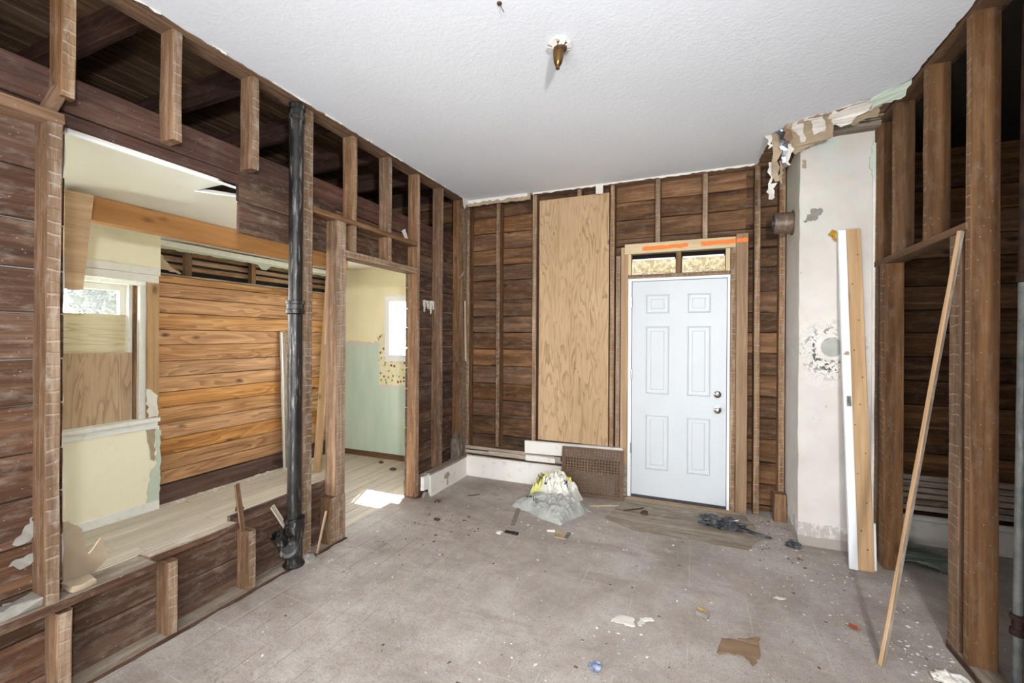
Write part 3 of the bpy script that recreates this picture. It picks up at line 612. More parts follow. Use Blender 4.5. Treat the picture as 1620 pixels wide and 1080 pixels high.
# ---- door_1
dr = S('door_1', (-.16, YB+.02, 0))
bar('jamb', (-.597, YB-.004, 0), (-.565, YB+.11, 2.066), P_JAMB, dr, axis=2, jit=.0006); bar('jamb', (.252, YB-.004, 0), (.273, YB+.11, 2.066), P_JAMB, dr, axis=2, jit=.0006)
bar('head_jamb', (-.597, YB-.004, 2.043), (.273, YB+.11, 2.068), P_JAMB, dr, axis=0, jit=.0006)
bar('stop', (-.566, YB+.012, .03), (-.558, YB+.016, 2.044), P_RUBBER, dr, axis=2, jit=.0002); bar('stop', (.247, YB+.012, .03), (.2535, YB+.016, 2.044), P_RUBBER, dr, axis=2, jit=.0002)
leaf = bar('door_leaf', (-.561, YB+.010, .032), (.248, YB+.055, 2.039), P_DOOR, dr, axis=2, jit=.0002, ch=.002)
def panel(x0, x1, z0, z1):
    y = YB+.010; vs, fs = [], []
    prof = [(0, .000), (.010, -.006), (.018, .004), (.036, .005), (.050, -.004), (.058, -.004)]
    for ins, d in prof:
        for x, z in ((x0+ins, z0+ins), (x1-ins, z0+ins), (x1-ins, z1-ins), (x0+ins, z1-ins)): vs.append((x-(x0+x1)/2, y+d-y, z-(z0+z1)/2))
    for i in range(len(prof)-1):
        for k in range(4):
            k2 = (k+1) % 4; fs.append((i*4+k, i*4+k2, (i+1)*4+k2, (i+1)*4+k))
    b = (len(prof)-1)*4; fs.append((b, b+1, b+2, b+3))
    link('panel', make_mesh('panel', vs, fs), P_DOOR, leaf, ((x0+x1)/2, y-.0012, (z0+z1)/2))
for x0, x1 in ((-.437, -.228), (-.076, .120)):
    panel(x0, x1, 1.735, 1.915); panel(x0, x1, .985, 1.618); panel(x0, x1, .282, .793)
lathe('knob', [(.033, 0), (.033, .006), (.014, .010), (.012, .030), (.024, .040), (.029, .052), (.026, .064), (.012, .070)], (.177, YB+.010, .878), (0, -1, 0), STEEL, leaf)
lathe('deadbolt', [(.031, 0), (.031, .008), (.022, .014)], (.177, YB+.010, 1.012), (0, -1, 0), STEEL, leaf); bar('deadbolt_turn', (.160, YB-.020, 1.008), (.194, YB-.004, 1.018), STEEL, leaf, jit=.0003)
bar('sweep', (-.561, YB+.004, .006), (.248, YB+.05, .032), P_RUBBER, dr, axis=0, jit=.001)
for z in (.42, 1.12, 1.80): bar('hinge', (-.572, YB-.009, z), (-.557, YB+.006, z+.09), STEEL, dr, axis=2, jit=.0003)
bar('sill', (-.60, YB-.055, 0), (.30, YB+.08, .007), W_NEW, dr, axis=0, jit=.002)

# ---- wall_right: open studs with a doorway
wr = S('wall_right')
def rstud(y, z0, z1, w=.045, m=(W_RIGHT, W_FACE2), name='stud', x=XR): return bar(name, (x, y, z0), (x+.1, y+w, z1), m, wr, axis=2, mark=[(0, -1)], jit=.0015, bow=random.uniform(-.003, .003))
bar('top_plate', (XR-.005, -1.9, 2.985), (XR+.11, 4.34, 3.03), W_RIGHT, wr)
rstud(3.72, 2.045, 2.985, name='short_stud'); rstud(3.44, 2.045, 2.985, name='short_stud'); rstud(3.03, 2.045, 2.985, name='short_stud'); rstud(2.615, .035, 2.985)
rstud(3.72, .0, 2.005); rstud(3.585, .0, 2.005, w=.09); rstud(2.705, .035, 2.005, w=.092)
for k in range(9): rstud(2.21-k*.405, .035, 2.985)
bar('header', (XR-.006, 2.64, 2.006), (XR+.1, 3.76, 2.044), W_RIGHT, wr, axis=1)
bar('bottom_plate', (XR-.004, -1.9, 0), (XR+.105, 2.80, .036), (W_OLD, W_GREY), wr, axis=1, mark=[(2, 1)])
# the room beyond the doorway
wf = S('wall_far')
for a, b in zip(BS, BS[1:]):
    bar('siding_board', (1.31, YBB-.01, b+.004), (2.9, YBB+.018, a-.002), W_SIDE, wf, axis=0, jit=.002)
for k in range(6): bar('lath', (1.25, 4.17, .235+k*.045), (2.9, 4.182, .272+k*.045), W_LATH, wf, axis=0, jit=.002)
bar('stud', (1.86, YB-.01, .25), (1.905, YB+.085, 3.0), (W_STUD, W_FACE), wf, axis=2, mark=[(1, -1)])
bfr = bar('baseboard_far', (1.245, 4.12, 0), (2.9, 4.145, .185), P_TRIM, axis=0, jit=.001); tag(bfr, kind='structure')
bar('cap', (1.245, 4.105, .172), (2.9, 4.146, .215), P_TRIM, bfr, axis=0, jit=.001, ch=.01)
slab('ceiling_far', [((1.26, -1.9, 2.96), (2.92, 4.38, 2.98))], P_DARK, kind='structure')
slab('wall_rear', [((-2.46, -1.92, 0), (2.92, -1.88, 3.0))], P_TRIM, kind='structure')

# ---- kitchen: walls, ceiling, beam
KX = -4.30
slab('wall_kitchen_side', [((KX-.09, -1.9, 0), (KX, -1.3, 2.37)), ((KX-.09, -1.3, 0), (KX, .1, .72)), ((KX-.09, -1.3, 2.1), (KX, .1, 2.37)), ((KX-.09, .1, 0), (KX, 1.22, 2.37)), ((KX-.09, 1.22, 0), (KX, 2.30, .72)), ((KX-.09, 1.22, 2.02), (KX, 2.302, 2.37))], P_YEL, kind='structure')
wk = S('wall_kitchen_panelled')
slab('backing', [((-4.52, 2.30, 0), (-4.48, 4.40, 2.4))], P_DARK, wk)
KS = [2.045, 1.978, 1.851, 1.707, 1.557, 1.423, 1.273, 1.134, .995, .856, .717, .573, .433, .294, .172]
for a, b in zip(KS, KS[1:]): bar('board', (-4.402, 2.29, b+.0025), (-4.38+random.uniform(-.001, .001), 4.36, a-.0025), W_KIT, wk, axis=1, jit=.0008, ch=.004)
bar('bottom_board', (-4.398, 2.29, .0), (-4.372, 4.36, .165), W_RED, wk, axis=1)
bar('ledge', (-4.44, 2.30, 2.045), (-4.366, 4.36, 2.062), W_LATH, wk, axis=1, jit=.003)
for y in (2.57, 3.22, 3.9): bar('stud', (-4.46, y, 2.06), (-4.40, y+.05, 2.36), W_STUD, wk, axis=2)
for z in (2.12, 2.19, 2.26): bar('lath', (-4.475, 2.31, z), (-4.465, 4.36, z+.045), W_DARK, wk, axis=1, jit=.003)
bar('cornice', (-4.39, 2.30, 2.30), (-4.355, 4.36, 2.352), P_TRIM2, wk, axis=1, jit=.002)
sheet('torn_plaster', rag([(2.31, 2.30), (4.3, 2.30), (4.3, 2.27), (3.42, 2.28), (3.36, 2.23), (3.30, 2.23), (3.26, 2.275), (2.31, 2.28)], .04, .006, random.Random(4), edges={0}), ((-4.36, 0, 0), (0, 1, 0), (0, 0, 1)), P_MINT, wk, t=.004)
sheet('torn_paper', rag([(2.31, 2.09), (2.52, 2.075), (2.42, 2.13), (2.36, 2.22), (2.31, 2.24)], .03, .01, random.Random(5)), ((-4.385, 0, 0), (0, 1, 0), (0, 0, 1)), P_TAN, wk, t=.003)
bks = bar('baseboard_kitchen', (KX, -1.9, 0), (KX+.014, 2.296, .075), P_TRIM2, axis=1, jit=.001); tag(bks, kind='structure')
slab('wall_kitchen_back', [((-4.40, 4.36, 0), (-3.468, 4.44, 2.38)), ((-2.86, 4.36, 0), (-2.46, 4.44, 2.38)), ((-3.468, 4.36, 0), (-2.86, 4.44, 1.285)), ((-3.468, 4.36, 1.935), (-2.86, 4.44, 2.38))], KBACK, kind='structure')
bkb = bar('baseboard_kitchen_back', (-4.38, 4.345, 0), (-2.47, 4.362, .066), W_RIGHT, axis=0, jit=.001); tag(bkb, kind='structure')
kc = [(-4.45, -1.9), (-2.462, -1.9), (-2.462, 1.60), (-2.50, 1.655), (-2.74, 1.66), (-2.60, 1.86), (-2.462, 2.0), (-2.462, 4.40), (-4.45, 4.40)]
ck = to_world(sheet('ceiling_kitchen', kc, ((0, 0, 2.370), (1, 0, 0), (0, 1, 0)), CEILK, t=.014)); tag(ck, kind='structure')
sheet('loose_flap', [(0, 0), (.30, -.02), (.28, .16), (.02, .28)], ((-2.74, 1.66, 2.368), Vector((.62, .78, 0)).normalized(), Vector((.78, -.62, -.28)).normalized()), CEILK, ck, t=.006)
for k in range(10): bar('joist', (-4.5, -.4+k*.47, 2.40), (-2.465, -.355+k*.47, 2.53), W_DARK, ck, axis=0)
bar('edge_strip', (-2.475, .95, 2.355), (-2.462, 1.70, 2.371), P_TRIM2, ck, axis=1, jit=.002)
bm_ = bar('ceiling_beam', (-3.54, 1.20, 2.215), (-3.45, 3.62, 2.368), W_BEAM, axis=1, jit=.001)
tag(bm_, 'long honey-coloured timber beam under the kitchen ceiling', 'beam')
pp = sheet('hanging_post', [(1.285, 2.33), (1.285, 1.775), (1.368, 1.768), (1.416, 2.33)], ((-3.40, 0, 0), (0, 1, 0), (0, 0, 1)), W_NEW, t=.10)
tag(pp, 'short tapered pine post hanging from the kitchen ceiling above the boarded window', 'post')

# ---- window_1: half boarded kitchen window
w1 = S('window_1', (KX-.08, 1.7, .72))
bar('head_casing', (KX-.002, 1.15, 2.022), (KX+.022, 2.285, 2.085), P_TRIM2, w1, axis=1, jit=.001); bar('head_casing', (KX-.002, 1.15, 1.955), (KX+.018, 2.28, 2.020), P_TRIM2, w1, axis=1, jit=.001)
bar('sill', (KX-.10, 1.12, .765), (KX+.045, 2.285, .795), P_TRIM2, w1, axis=1, jit=.002); bar('apron', (KX-.002, 1.16, .705), (KX+.018, 2.28, .765), P_TRIM2, w1, axis=1, jit=.002)
bar('stud', (KX-.12, 2.215, .70), (KX-.012, 2.302, 1.956), W_NEW, w1, axis=2, jit=.003)
bar('jamb', (KX-.20, 2.165, .79), (KX-.03, 2.214, 1.96), P_TRIM2, w1, axis=2, jit=.003); bar('sash_channel', (KX-.20, 2.14, .79), (KX-.065, 2.165, 1.96), W_STUD, w1, axis=2); bar('stop', (KX-.20, 2.11, .79), (KX-.08, 2.14, 1.96), P_TRIM2, w1, axis=2)
bar('jamb', (KX-.20, 1.18, .79), (KX-.03, 1.225, 1.96), P_TRIM2, w1, axis=2); bar('head_jamb', (KX-.20, 1.2, 1.925), (KX-.03, 2.21, 1.96), P_TRIM2, w1, axis=1)
sa = bar('sash', (KX-.155, 1.22, 1.87), (KX-.12, 2.11, 1.925), P_TRIM2, w1, axis=1); bar('stile', (KX-.155, 2.065, .80), (KX-.12, 2.11, 1.90), P_TRIM2, sa, axis=2); bar('stile', (KX-.155, 1.22, .80), (KX-.12, 1.265, 1.90), P_TRIM2, sa, axis=2)
slab('pane', [((KX-.141, 1.26, .80), (KX-.137, 2.07, 1.88))], GLASS, sa)
bar('plywood_panel', (KX-.112, 1.22, .79), (KX-.100, 2.10, 1.675), (PLY_P,), w1, axis=1, jit=.001); bar('plywood_panel', (KX-.075, 1.20, .785), (KX-.062, 2.125, 1.365), (PLY_D,), w1, axis=2, jit=.001, rot=Matrix.Rotation(-.012, 3, 'X'))
sheet('torn_paper', rag([(2.19, .02), (2.305, .02), (2.312, .68), (2.27, .70), (2.285, .40), (2.24, .35)], .03, .01, random.Random(6)), ((KX+.001, 0, 0), (0, 1, 0), (0, 0, 1)), P_MINT, w1, t=.003)
sheet('torn_paper', rag([(2.20, .70), (2.27, .70), (2.262, .42), (2.235, .44)], .03, .008, random.Random(7)), ((KX+.002, 0, 0), (0, 1, 0), (0, 0, 1)), P_TAN, w1, t=.003)
sheet('torn_paper', rag([(2.205, 1.05), (2.29, .98), (2.29, .80), (2.22, .80)], .03, .012, random.Random(8)), ((KX-.008, 0, 0), (0, 1, 0), (0, 0, 1)), P_PAPER, w1, t=.004)
# ---- added_window_3: unseen window added beyond the partition so daylight fills the kitchen
w3 = S('added_window_3', (KX-.08, -.6, .72))
for lo, hi in (((KX-.25, -1.34, .70), (KX+.02, -1.26, 2.14)), ((KX-.25, .06, .70), (KX+.02, .14, 2.14)), ((KX-.25, -1.34, 2.06), (KX+.02, .14, 2.14)), ((KX-.25, -1.34, .70), (KX+.03, .14, .76)), ((KX-.16, -1.3, 1.39), (KX-.12, .1, 1.43))): bar('frame', lo, hi, P_TRIM2, w3)
slab('pane', [((KX-.141, -1.28, .74), (KX-.137, .08, 2.08))], GLASS_C, w3)
# ---- window_2: small bright kitchen window
w2 = S('window_2', (-3.16, 4.36, 1.25))
bar('casing', (-3.538, 4.338, 1.285), (-3.468, 4.362, 2.012), P_JAMB, w2, axis=2, jit=.001); bar('casing', (-2.86, 4.338, 1.285), (-2.79, 4.362, 2.012), P_JAMB, w2, axis=2, jit=.001); bar('casing', (-3.538, 4.336, 1.935), (-2.79, 4.362, 2.012), P_JAMB, w2, axis=0, jit=.001)
bar('stool', (-3.56, 4.325, 1.262), (-2.77, 4.44, 1.288), P_JAMB, w2, axis=0, jit=.001); bar('apron', (-3.53, 4.342, 1.205), (-2.8, 4.362, 1.262), P_JAMB, w2, axis=0, jit=.001)
for lo, hi in (((-3.468, 4.36, 1.286), (-3.462, 4.45, 1.935)), ((-2.866, 4.36, 1.286), (-2.86, 4.45, 1.935)), ((-3.468, 4.36, 1.929), (-2.86, 4.45, 1.935))): bar('reveal', lo, hi, P_JAMB, w2, jit=.0003)
for z0, z1, y in ((1.288, 1.62, 4.445), (1.605, 1.932, 4.447)):
    s2 = bar('sash', (-3.46, y, z0), (-2.868, y+.012, z0+.018), P_TRIM2, w2, axis=0, jit=.0005)
    bar('rail', (-3.46, y, z1-.015), (-2.868, y+.012, z1), P_TRIM2, s2, axis=0, jit=.0005)
    for xx in (-3.46, -2.905): bar('stile', (xx, y, z0), (xx+.035, y+.012, z1), P_TRIM2, s2, axis=2, jit=.0005)
    slab('pane', [((-3.44, y+.004, z0+.01), (-2.88, y+.008, z1-.02))], GLASS_C, s2)

# ================================================================== THINGS
# ---- chimney
ch = empty('chimney', (.915, 4.0, 0)); tag(ch, 'white plastered chimney breast with peeling paint in the far corner', 'chimney')
def chim_body():
    rr = random.Random(2); vs, fs = [], []; x0, x1, y0, y1 = .695, 1.138, 3.77, 4.345
    nx, ny, nz = 8, 8, 36; ring = []
    for i in range(nx): ring.append((x0+(x1-x0)*i/nx, y0))
    for i in range(ny): ring.append((x1, y0+(y1-y0)*i/ny))
    for i in range(nx): ring.append((x1-(x1-x0)*i/nx, y1))
    for i in range(ny): ring.append((x0, y1-(y1-y0)*i/ny))
    n = len(ring)
    for k in range(nz+1):
        z = 2.93*k/nz
        for j, (x, y) in enumerate(ring):
            d = noise.noise(Vector((x*3, y*3, z*2)))*.006; e = .004*rr.uniform(-1, 1) if j in (0, nx) else 0
            zz = z + ((x-x0)*.12 if k == nz else 0); vs.append((x+(e if j else e), y+d, zz))
    for k in range(nz):
        for j in range(n): fs.append((k*n+j, k*n+(j+1) % n, (k+1)*n+(j+1) % n, (k+1)*n+j))
    fs.append(tuple(nz*n+j for j in range(n)))
    return make_mesh('plaster_body', vs, fs)
# front face gets a real round recess: a dark flue ring with a plate behind it
link('plaster_body', chim_body(), CHIM, ch)
fr = empty('flue_hole', (.90, 3.76, 1.448)); fr.parent = ch; fr.location = Vector((.90, 3.76, 1.448))-Vector(ch.location); WL[fr.name] = Matrix.Translation((.90, 3.76, 1.448))
def ring_mesh():
    vs, fs = [], []; n = 28; prof = [(.098, .0), (.088, -.009), (.074, -.010), (.068, -.004), (.066, .012)]
    rr = random.Random(3)
    for r_, y in prof:
        for k in range(n):
            a = 2*math.pi*k/n; q = r_*(1+(rr.uniform(-.06, .1) if r_ > .09 else rr.uniform(-.02, .02))); vs.append((q*math.cos(a), y, q*math.sin(a)))
    for i in range(len(prof)-1):
        for k in range(n): fs.append((i*n+k, i*n+(k+1) % n, (i+1)*n+(k+1) % n, (i+1)*n+k))
    return make_mesh('flue_ring', vs, fs)
link('flue_ring', ring_mesh(), P_PAPER, fr, (.90, 3.765, 1.448), smooth=True)
lathe('flue_cover', [(.068, 0), (.068, .004)], (.90, 3.769, 1.444), (0, -1, 0), P_GREYBAG, fr, 28)
lathe('stovepipe_collar', [(.098, .0), (.098, .012), (.084, .014), (.084, .125), (.080, .135), (.062, .135), (.058, .06), (.02, .058)], (.70, 4.005, 2.418), (-1, 0, .02), [PIPEBR], ch, 28)
lathe('collar_liner', [(.0805, .0), (.0805, .012), (.056, .012), (.052, -.06)], (.572, 4.005, 2.4205), (-1, 0, .02), P_BLACK, ch, 28)
sheet('peeled_patch', rag([(.71, 2.36), (.80, 2.37), (.83, 2.41), (.83, 2.45), (.78, 2.455), (.74, 2.40)], .012, .010, random.Random(2)), ((0, 3.764, 0), (1, 0, 0), (0, 0, 1)), P_CONC, ch, t=.0015)
sheet('peeled_patch', rag([(.71, 2.76), (.735, 2.75), (.735, 2.81), (.715, 2.82)], .015, .006, random.Random(3)), ((0, 3.764, 0), (1, 0, 0), (0, 0, 1)), P_TAN, ch, t=.0015)
sheet('crumbled_edge', rag([(1.13, 2.60), (1.15, 2.63), (1.17, 2.68), (1.165, 2.76), (1.145, 2.86), (1.125, 2.88), (1.105, 2.74)], .02, .008, random.Random(4)), ((0, 3.762, 0), (1, 0, 0), (0, 0, 1)), P_MINT, ch, t=.006)
r = random.Random(12); pts = [(1.125, .02)] + [(1.140+r.uniform(0, .014), .02+i*.06) for i in range(48)] + [(1.125, 2.86)]
sheet('crumbled_edge', pts, ((0, 3.765, 0), (1, 0, 0), (0, 0, 1)), P_PAPER, ch, t=.006)
# ---- torn ceiling layers above the chimney (hang from the ceiling)
def flap(pts3, m, t=.003, amp=.01, seed=1, nm='torn_layer'):
    p = [Vector(q) for q in pts3]; o = p[0]; ex = (p[1]-o).normalized(); n = ex.cross(p[-1]-o).normalized(); ey = n.cross(ex)
    pp = [((q-o).dot(ex), (q-o).dot(ey)) for q in p]
    return sheet(nm, rag(pp, .025, amp, random.Random(seed)), (o, ex, ey), m, ceil, t=t, curl=lambda a, b: .012*math.sin(a*26+b*17))
flap([(.56, 3.50, 2.985), (.80, 3.41, 2.985), (.86, 3.60, 2.93), (.66, 3.72, 2.87), (.60, 3.66, 2.89)], P_TAN, .006, .012, 1)
flap([(.78, 3.42, 2.983), (.99, 3.30, 2.984), (1.0, 3.37, 2.955), (.90, 3.50, 2.93), (.80, 3.54, 2.925)], P_PAPER, .004, .014, 2)
flap([(.985, 3.31, 2.982), (1.12, 3.15, 2.982), (1.13, 3.25, 2.95), (1.0, 3.40, 2.94)], P_MINT, .004, .008, 3)
flap([(.66, 3.45, 2.984), (.76, 3.42, 2.984), (.80, 3.55, 2.925), (.74, 3.58, 2.92)], P_PAPER, .004, .012, 4)
flap([(.60, 3.49, 2.980), (.64, 3.47, 2.980), (.70, 3.62, 2.90), (.655, 3.66, 2.885), (.63, 3.58, 2.93)], P_PAPER, .003, .014, 7)
flap([(.82, 3.40, 2.979), (.90, 3.36, 2.979), (.87, 3.43, 2.955)], P_BROWN, .003, .008, 8)
flap([(.56, 3.52, 2.984), (.60, 3.50, 2.984), (.62, 3.70, 2.86), (.575, 3.68, 2.84)], P_BROWN, .004, .014, 9)
flap([(.92, 3.36, 2.984), (1.02, 3.28, 2.984), (1.06, 3.45, 2.94), (.95, 3.55, 2.92)], P_TAN, .004, .014, 10)
for k in range(4): bar('lath', (.50, 3.60+k*.05, 2.992-.004*k), (1.14, 3.635+k*.05, 3.0-.004*k), W_GREY, ceil, axis=0, jit=.003)
bar('soffit_board', (.70, 3.66, 2.955), (1.14, 3.77, 2.985), W_GREY, ceil, axis=0, jit=.004)
def dangling(x, y, z, L, w, m, seed):
    rr = random.Random(seed); n = 7; a = []; b = []
    for i in range(n+1):
        zz = z-L*i/n; ww = w*(1-.6*i/n)*rr.uniform(.6, 1.2); c = x+rr.uniform(-.012, .012); a.append((c-ww/2, zz)); b.append((c+ww/2, zz))
    sheet('dangling_strip', a+b[::-1], ((0, y, 0), (1, 0, 0), (0, 0, 1)), m, ceil, t=.003, curl=lambda p, q: .02*math.sin(q*31+p*12))
dangling(.525, 3.62, 2.995, .36, .075, P_TAN, 1); dangling(.575, 3.61, 2.99, .26, .05, FOIL, 2); dangling(.495, 3.66, 2.80, .28, .035, P_PAPER, 3); dangling(.60, 3.63, 2.92, .17, .06, P_PAPER, 4); dangling(.56, 3.66, 2.80, .17, .03, P_TAN, 5); dangling(.545, 3.58, 3.0, .16, .04, FOIL, 6)
dangling(.48, 3.60, 2.97, .10, .05, P_PAPER, 7); dangling(.505, 3.67, 2.64, .12, .06, P_PAPER, 8)

# ---- plywood sheet over the old window
pw = bar('plywood_sheet', (-1.49, YB-.018, .462), (-.778, YB-.002, 2.91), PLY, axis=2, jit=.0008, ch=.001)
tag(pw, 'tall plywood sheet screwed over the studs beside the white door', 'plywood sheet')
for (x, z) in ((-1.3, 1.66), (-1.1, 1.2), (-.83, 1.9), (-1.46, 2.5)): lathe('screw_hole', [(.006, 0), (.006, .002)], (x, YB-.0175, z), (0, -1, 0), INKB, pw, 10)
# ---- pegboard with real holes
def pegboard():
    W, H = .585, .452; nx, ny = 19, 16; mx, mz = .03, .022; t = .006; cx = (W-2*mx)/nx; cz = (H-2*mz)/ny; hr = .0074; vs, fs, uvs = [], [], []
    def quad(p): 
        b = len(vs); vs.extend(p); fs.append(tuple(range(b, b+len(p)))); uvs.append([(q[0], q[2]) for q in p])
    for i in range(nx):
        for j in range(ny):
            x0, z0 = mx+i*cx, mz+j*cz; x1, z1 = x0+cx, z0+cz; xc, zc = (x0+x1)/2, (z0+z1)/2
            out = [(x0, z0), (xc, z0), (x1, z0), (x1, zc), (x1, z1), (xc, z1), (x0, z1), (x0, zc)]
            inn = [(xc+hr*math.cos(a), zc+hr*math.sin(a)) for a in [math.radians(225+45*k) for k in range(8)]]
            for k in range(8):
                k2 = (k+1) % 8
                quad([(out[k][0], 0, out[k][1]), (out[k2][0], 0, out[k2][1]), (inn[k2][0], 0, inn[k2][1]), (inn[k][0], 0, inn[k][1])])
                quad([(inn[k][0], 0, inn[k][1]), (inn[k2][0], 0, inn[k2][1]), (inn[k2][0], t, inn[k2][1]), (inn[k][0], t, inn[k][1])])
                quad([(out[k2][0], t, out[k2][1]), (out[k][0], t, out[k][1]), (inn[k][0], t, inn[k][1]), (inn[k2][0], t, inn[k2][1])])
    for (a, b, c, d) in ((0, 0, W, mz), (0, H-mz, W, H), (0, mz, mx, H-mz), (W-mx, mz, W, H-mz)):
        quad([(a, 0, b), (c, 0, b), (c, 0, d), (a, 0, d)]); quad([(a, t, d), (c, t, d), (c, t, b), (a, t, b)])
    for p in ([(0, 0, 0), (0, t, 0), (W, t, 0), (W, 0, 0)], [(0, 0, H), (W, 0, H), (W, t, H), (0, t, H)], [(0, 0, 0), (0, 0, H), (0, t, H), (0, t, 0)], [(W, 0, 0), (W, t, 0), (W, t, H), (W, 0, H)]): quad(p)
    return make_mesh('pegboard', vs, fs, uvs)
a, b = Vector((-1.195, 4.055, .003)), Vector((-.655, 4.095, .003)); ex = (b-a).normalized(); up = Vector((0, .15, 1)).normalized(); up = (up-ex*up.dot(ex)).normalized(); ny_ = up.cross(ex)
pg = link('pegboard', pegboard(), PEG, None, a, Matrix((ex, ny_, up)).transposed()); tag(pg, 'brown perforated hardboard leaning against the white apron board', 'pegboard')

# ---- leaning timbers
jb = empty('jamb_board', (.96, 3.51, 0)); tag(jb, 'white painted door jamb board leaning against the chimney', 'board')
stick('board', (.958, 3.505, .002), (.938, 3.725, 2.268), .047, .035, P_JAMB, jb)
sp = stick('strike_plate', (.9515, 3.575, 1.06), (.9508, 3.582, 1.125), .022, .003, STEEL, jb, jit=.0002); sp.matrix_basis = Matrix.Translation((-.006, -.017, 0)) @ sp.matrix_basis
sh = sheet('hinge_scar', rag([(.925, 1.40), (.958, 1.40), (.958, 1.418), (.94, 1.425)], .008, .003, random.Random(1)), ((0, 3.612, 0), (1, 0, 0), (0, 0, 1)), P_TAN, jb, t=.002)
tf = stick('two_by_four', (1.026, 3.515, .002), (1.002, 3.735, 2.272), .088, .038, W_NEW); tag(tf, 'raw pine two-by-four with nail holes leaning against the chimney', 'timber')
for k, (t_, dx) in enumerate(((.06, .01), (.11, -.02), (.19, .015), (.27, -.028), (.33, .02), (.41, -.03), (.47, .0), (.55, .02), (.63, -.02), (.72, .012), (.83, -.015), (.92, .02))):
    q = Vector((1.026, 3.515, .002)).lerp(Vector((1.002, 3.735, 2.272)), t_); lathe('nail_hole', [(.0055, 0), (.004, .0012)], (q.x+dx, q.y-.0194, q.z), (0, -1, -.097), INKB, tf, 8)
ws = stick('white_strip', (1.083, 3.535, .002), (1.080, 3.555, .30), .012, .02, P_JAMB); tag(ws, 'short white strip standing behind the raw pine two-by-four', 'wood strip')
ls = stick('furring_strip', (.795, 2.515, .004), (1.122, 2.655, 2.005), .016, .028, [W_NEW, W_GREY], side=(.62, -.78, 0), mark=[(1, 1)]); tag(ls, 'thin pale wood strip leaning across the doorway on the wide brown stud', 'wood strip')
ys = sheet('yellow_scrap', rag([(.862, 2.255), (.885, 2.285), (.914, 2.275), (.912, 2.20), (.89, 2.225)], .012, .006, random.Random(4)), ((0, 3.745, 0), (1, 0, 0), (0, 0, 1)), P_YELLOW, t=.004, curl=lambda a, b: .01*math.sin(a*80)); tag(ys, 'crumpled yellow scrap stuck at the top of the white jamb board', 'scrap')
kp = stick('kitchen_prop', (-3.87, 3.62, .002), (-3.415, 3.36, 2.31), .075, .04, W_NEW, side=(1, .3, 0)); tag(kp, 'pine two-by-four propped under the end of the kitchen beam', 'timber')
kp2 = stick('kitchen_brace', (-3.60, 3.50, 1.42), (-3.39, 3.36, 2.30), .05, .03, W_NEWP, side=(1, .3, 0)); kp2.matrix_basis = Matrix.Translation((.03, -.04, 0)) @ kp2.matrix_basis; tag(kp2, 'shorter pale pine brace nailed beside the kitchen prop', 'timber')
gb = empty('dark_board', (-4.33, 3.58, 0)); tag(gb, 'dark weathered board with flaked white edge leaning on the pine panelling', 'board')
stick('board', (-4.30, 3.585, .002), (-4.365, 3.58, 1.56), .07, .025, W_GREY, gb, side=(0, 1, 0)); stick('paint_edge', (-4.288, 3.548, .01), (-4.352, 3.543, 1.55), .018, .026, P_TRIM2, gb, side=(0, 1, 0), jit=.003)

# ---- drain stack
dp = empty('drain_stack', (-2.352, 2.005, 0)); tag(dp, 'black cast-iron drain pipe standing beside the lath-marked post', 'pipe')
px, py = -2.345, 2.012
lathe('pipe', [(.041, .27), (.041, 1.64)], (px, py, 0), (0, 0, 1), IRON, dp); lathe('pipe', [(.040, 1.70), (.040, 2.90)], (px, py, 0), (0, 0, 1), IRON, dp)
lathe('coupling', [(.042, 1.645), (.055, 1.648), (.055, 1.67), (.050, 1.675), (.050, 1.705), (.056, 1.708), (.056, 1.726), (.042, 1.730)], (px, py, 0), (0, 0, 1), IRON, dp)
lathe('hub', [(.041, 2.86), (.052, 2.87), (.052, 2.895), (.046, 2.90), (.046, 2.935), (.053, 2.94), (.053, 2.965), (.03, 2.97)], (px, py, 0), (0, 0, 1), IRON, dp); lathe('stub', [(.026, 2.96), (.026, 3.02)], (px, py+.01, 0), (0, 0, 1), IRON, dp)
ft = lathe('fitting', [(.062, -.0), (.066, .012), (.050, .03), (.048, .16), (.056, .20), (.062, .235), (.062, .262), (.056, .268), (.056, .286), (.063, .290), (.063, .305), (.042, .308)], (px, py, .05), (0, 0, 1), IRON, dp)
bd = Vector((.45, -.62, .62)).normalized(); bp = Vector((px, py, .12))
lathe('branch', [(.040, 0), (.040, .10), (.058, .105), (.060, .15), (.054, .155), (.036, .157), (.036, .15)], bp, bd, IRON, ft)
lathe('stub_pipe', [(.034, .14), (.034, .245), (.030, .246), (.030, .18)], bp, (Vector((.12, -.62, .75))).normalized(), IRON, ft)
ball('mortar', (.05, .06, .05), (px+.03, py+.085, .02), P_CONC, dp, 2, .3, seed=5)

# ---- galvanized pipe behind the right wall
gp = empty('supply_pipe', (1.295, 2.615, 0)); tag(gp, 'old galvanized pipe with flaking paint behind the wide brown stud', 'pipe')
gx, gy = 1.292, 2.60
lathe('pipe', [(.0165, .30), (.0165, 1.78)], (gx, gy, 0), (.008, 0, 1), GALV, gp, 16); lathe('upper_pipe', [(.0175, 1.78), (.0175, 3.0)], (gx, gy, 0), (.008, 0, 1), RUSTY, gp, 16)
lathe('coupling', [(.018, 1.755), (.023, 1.758), (.023, 1.795), (.018, 1.80)], (gx, gy, 0), (.008, 0, 1), RUSTY, gp, 16)
lathe('valve', [(.017, .22), (.026, .225), (.026, .25), (.02, .255), (.02, .29), (.027, .295), (.027, .31), (.017, .315)], (gx, gy, 0), (.008, 0, 1), RUSTY, gp, 16); lathe('valve_stem', [(.008, 0), (.008, .04), (.016, .042), (.016, .05)], (gx, gy, .27), (.9, -.4, 0), RUSTY, gp, 12)
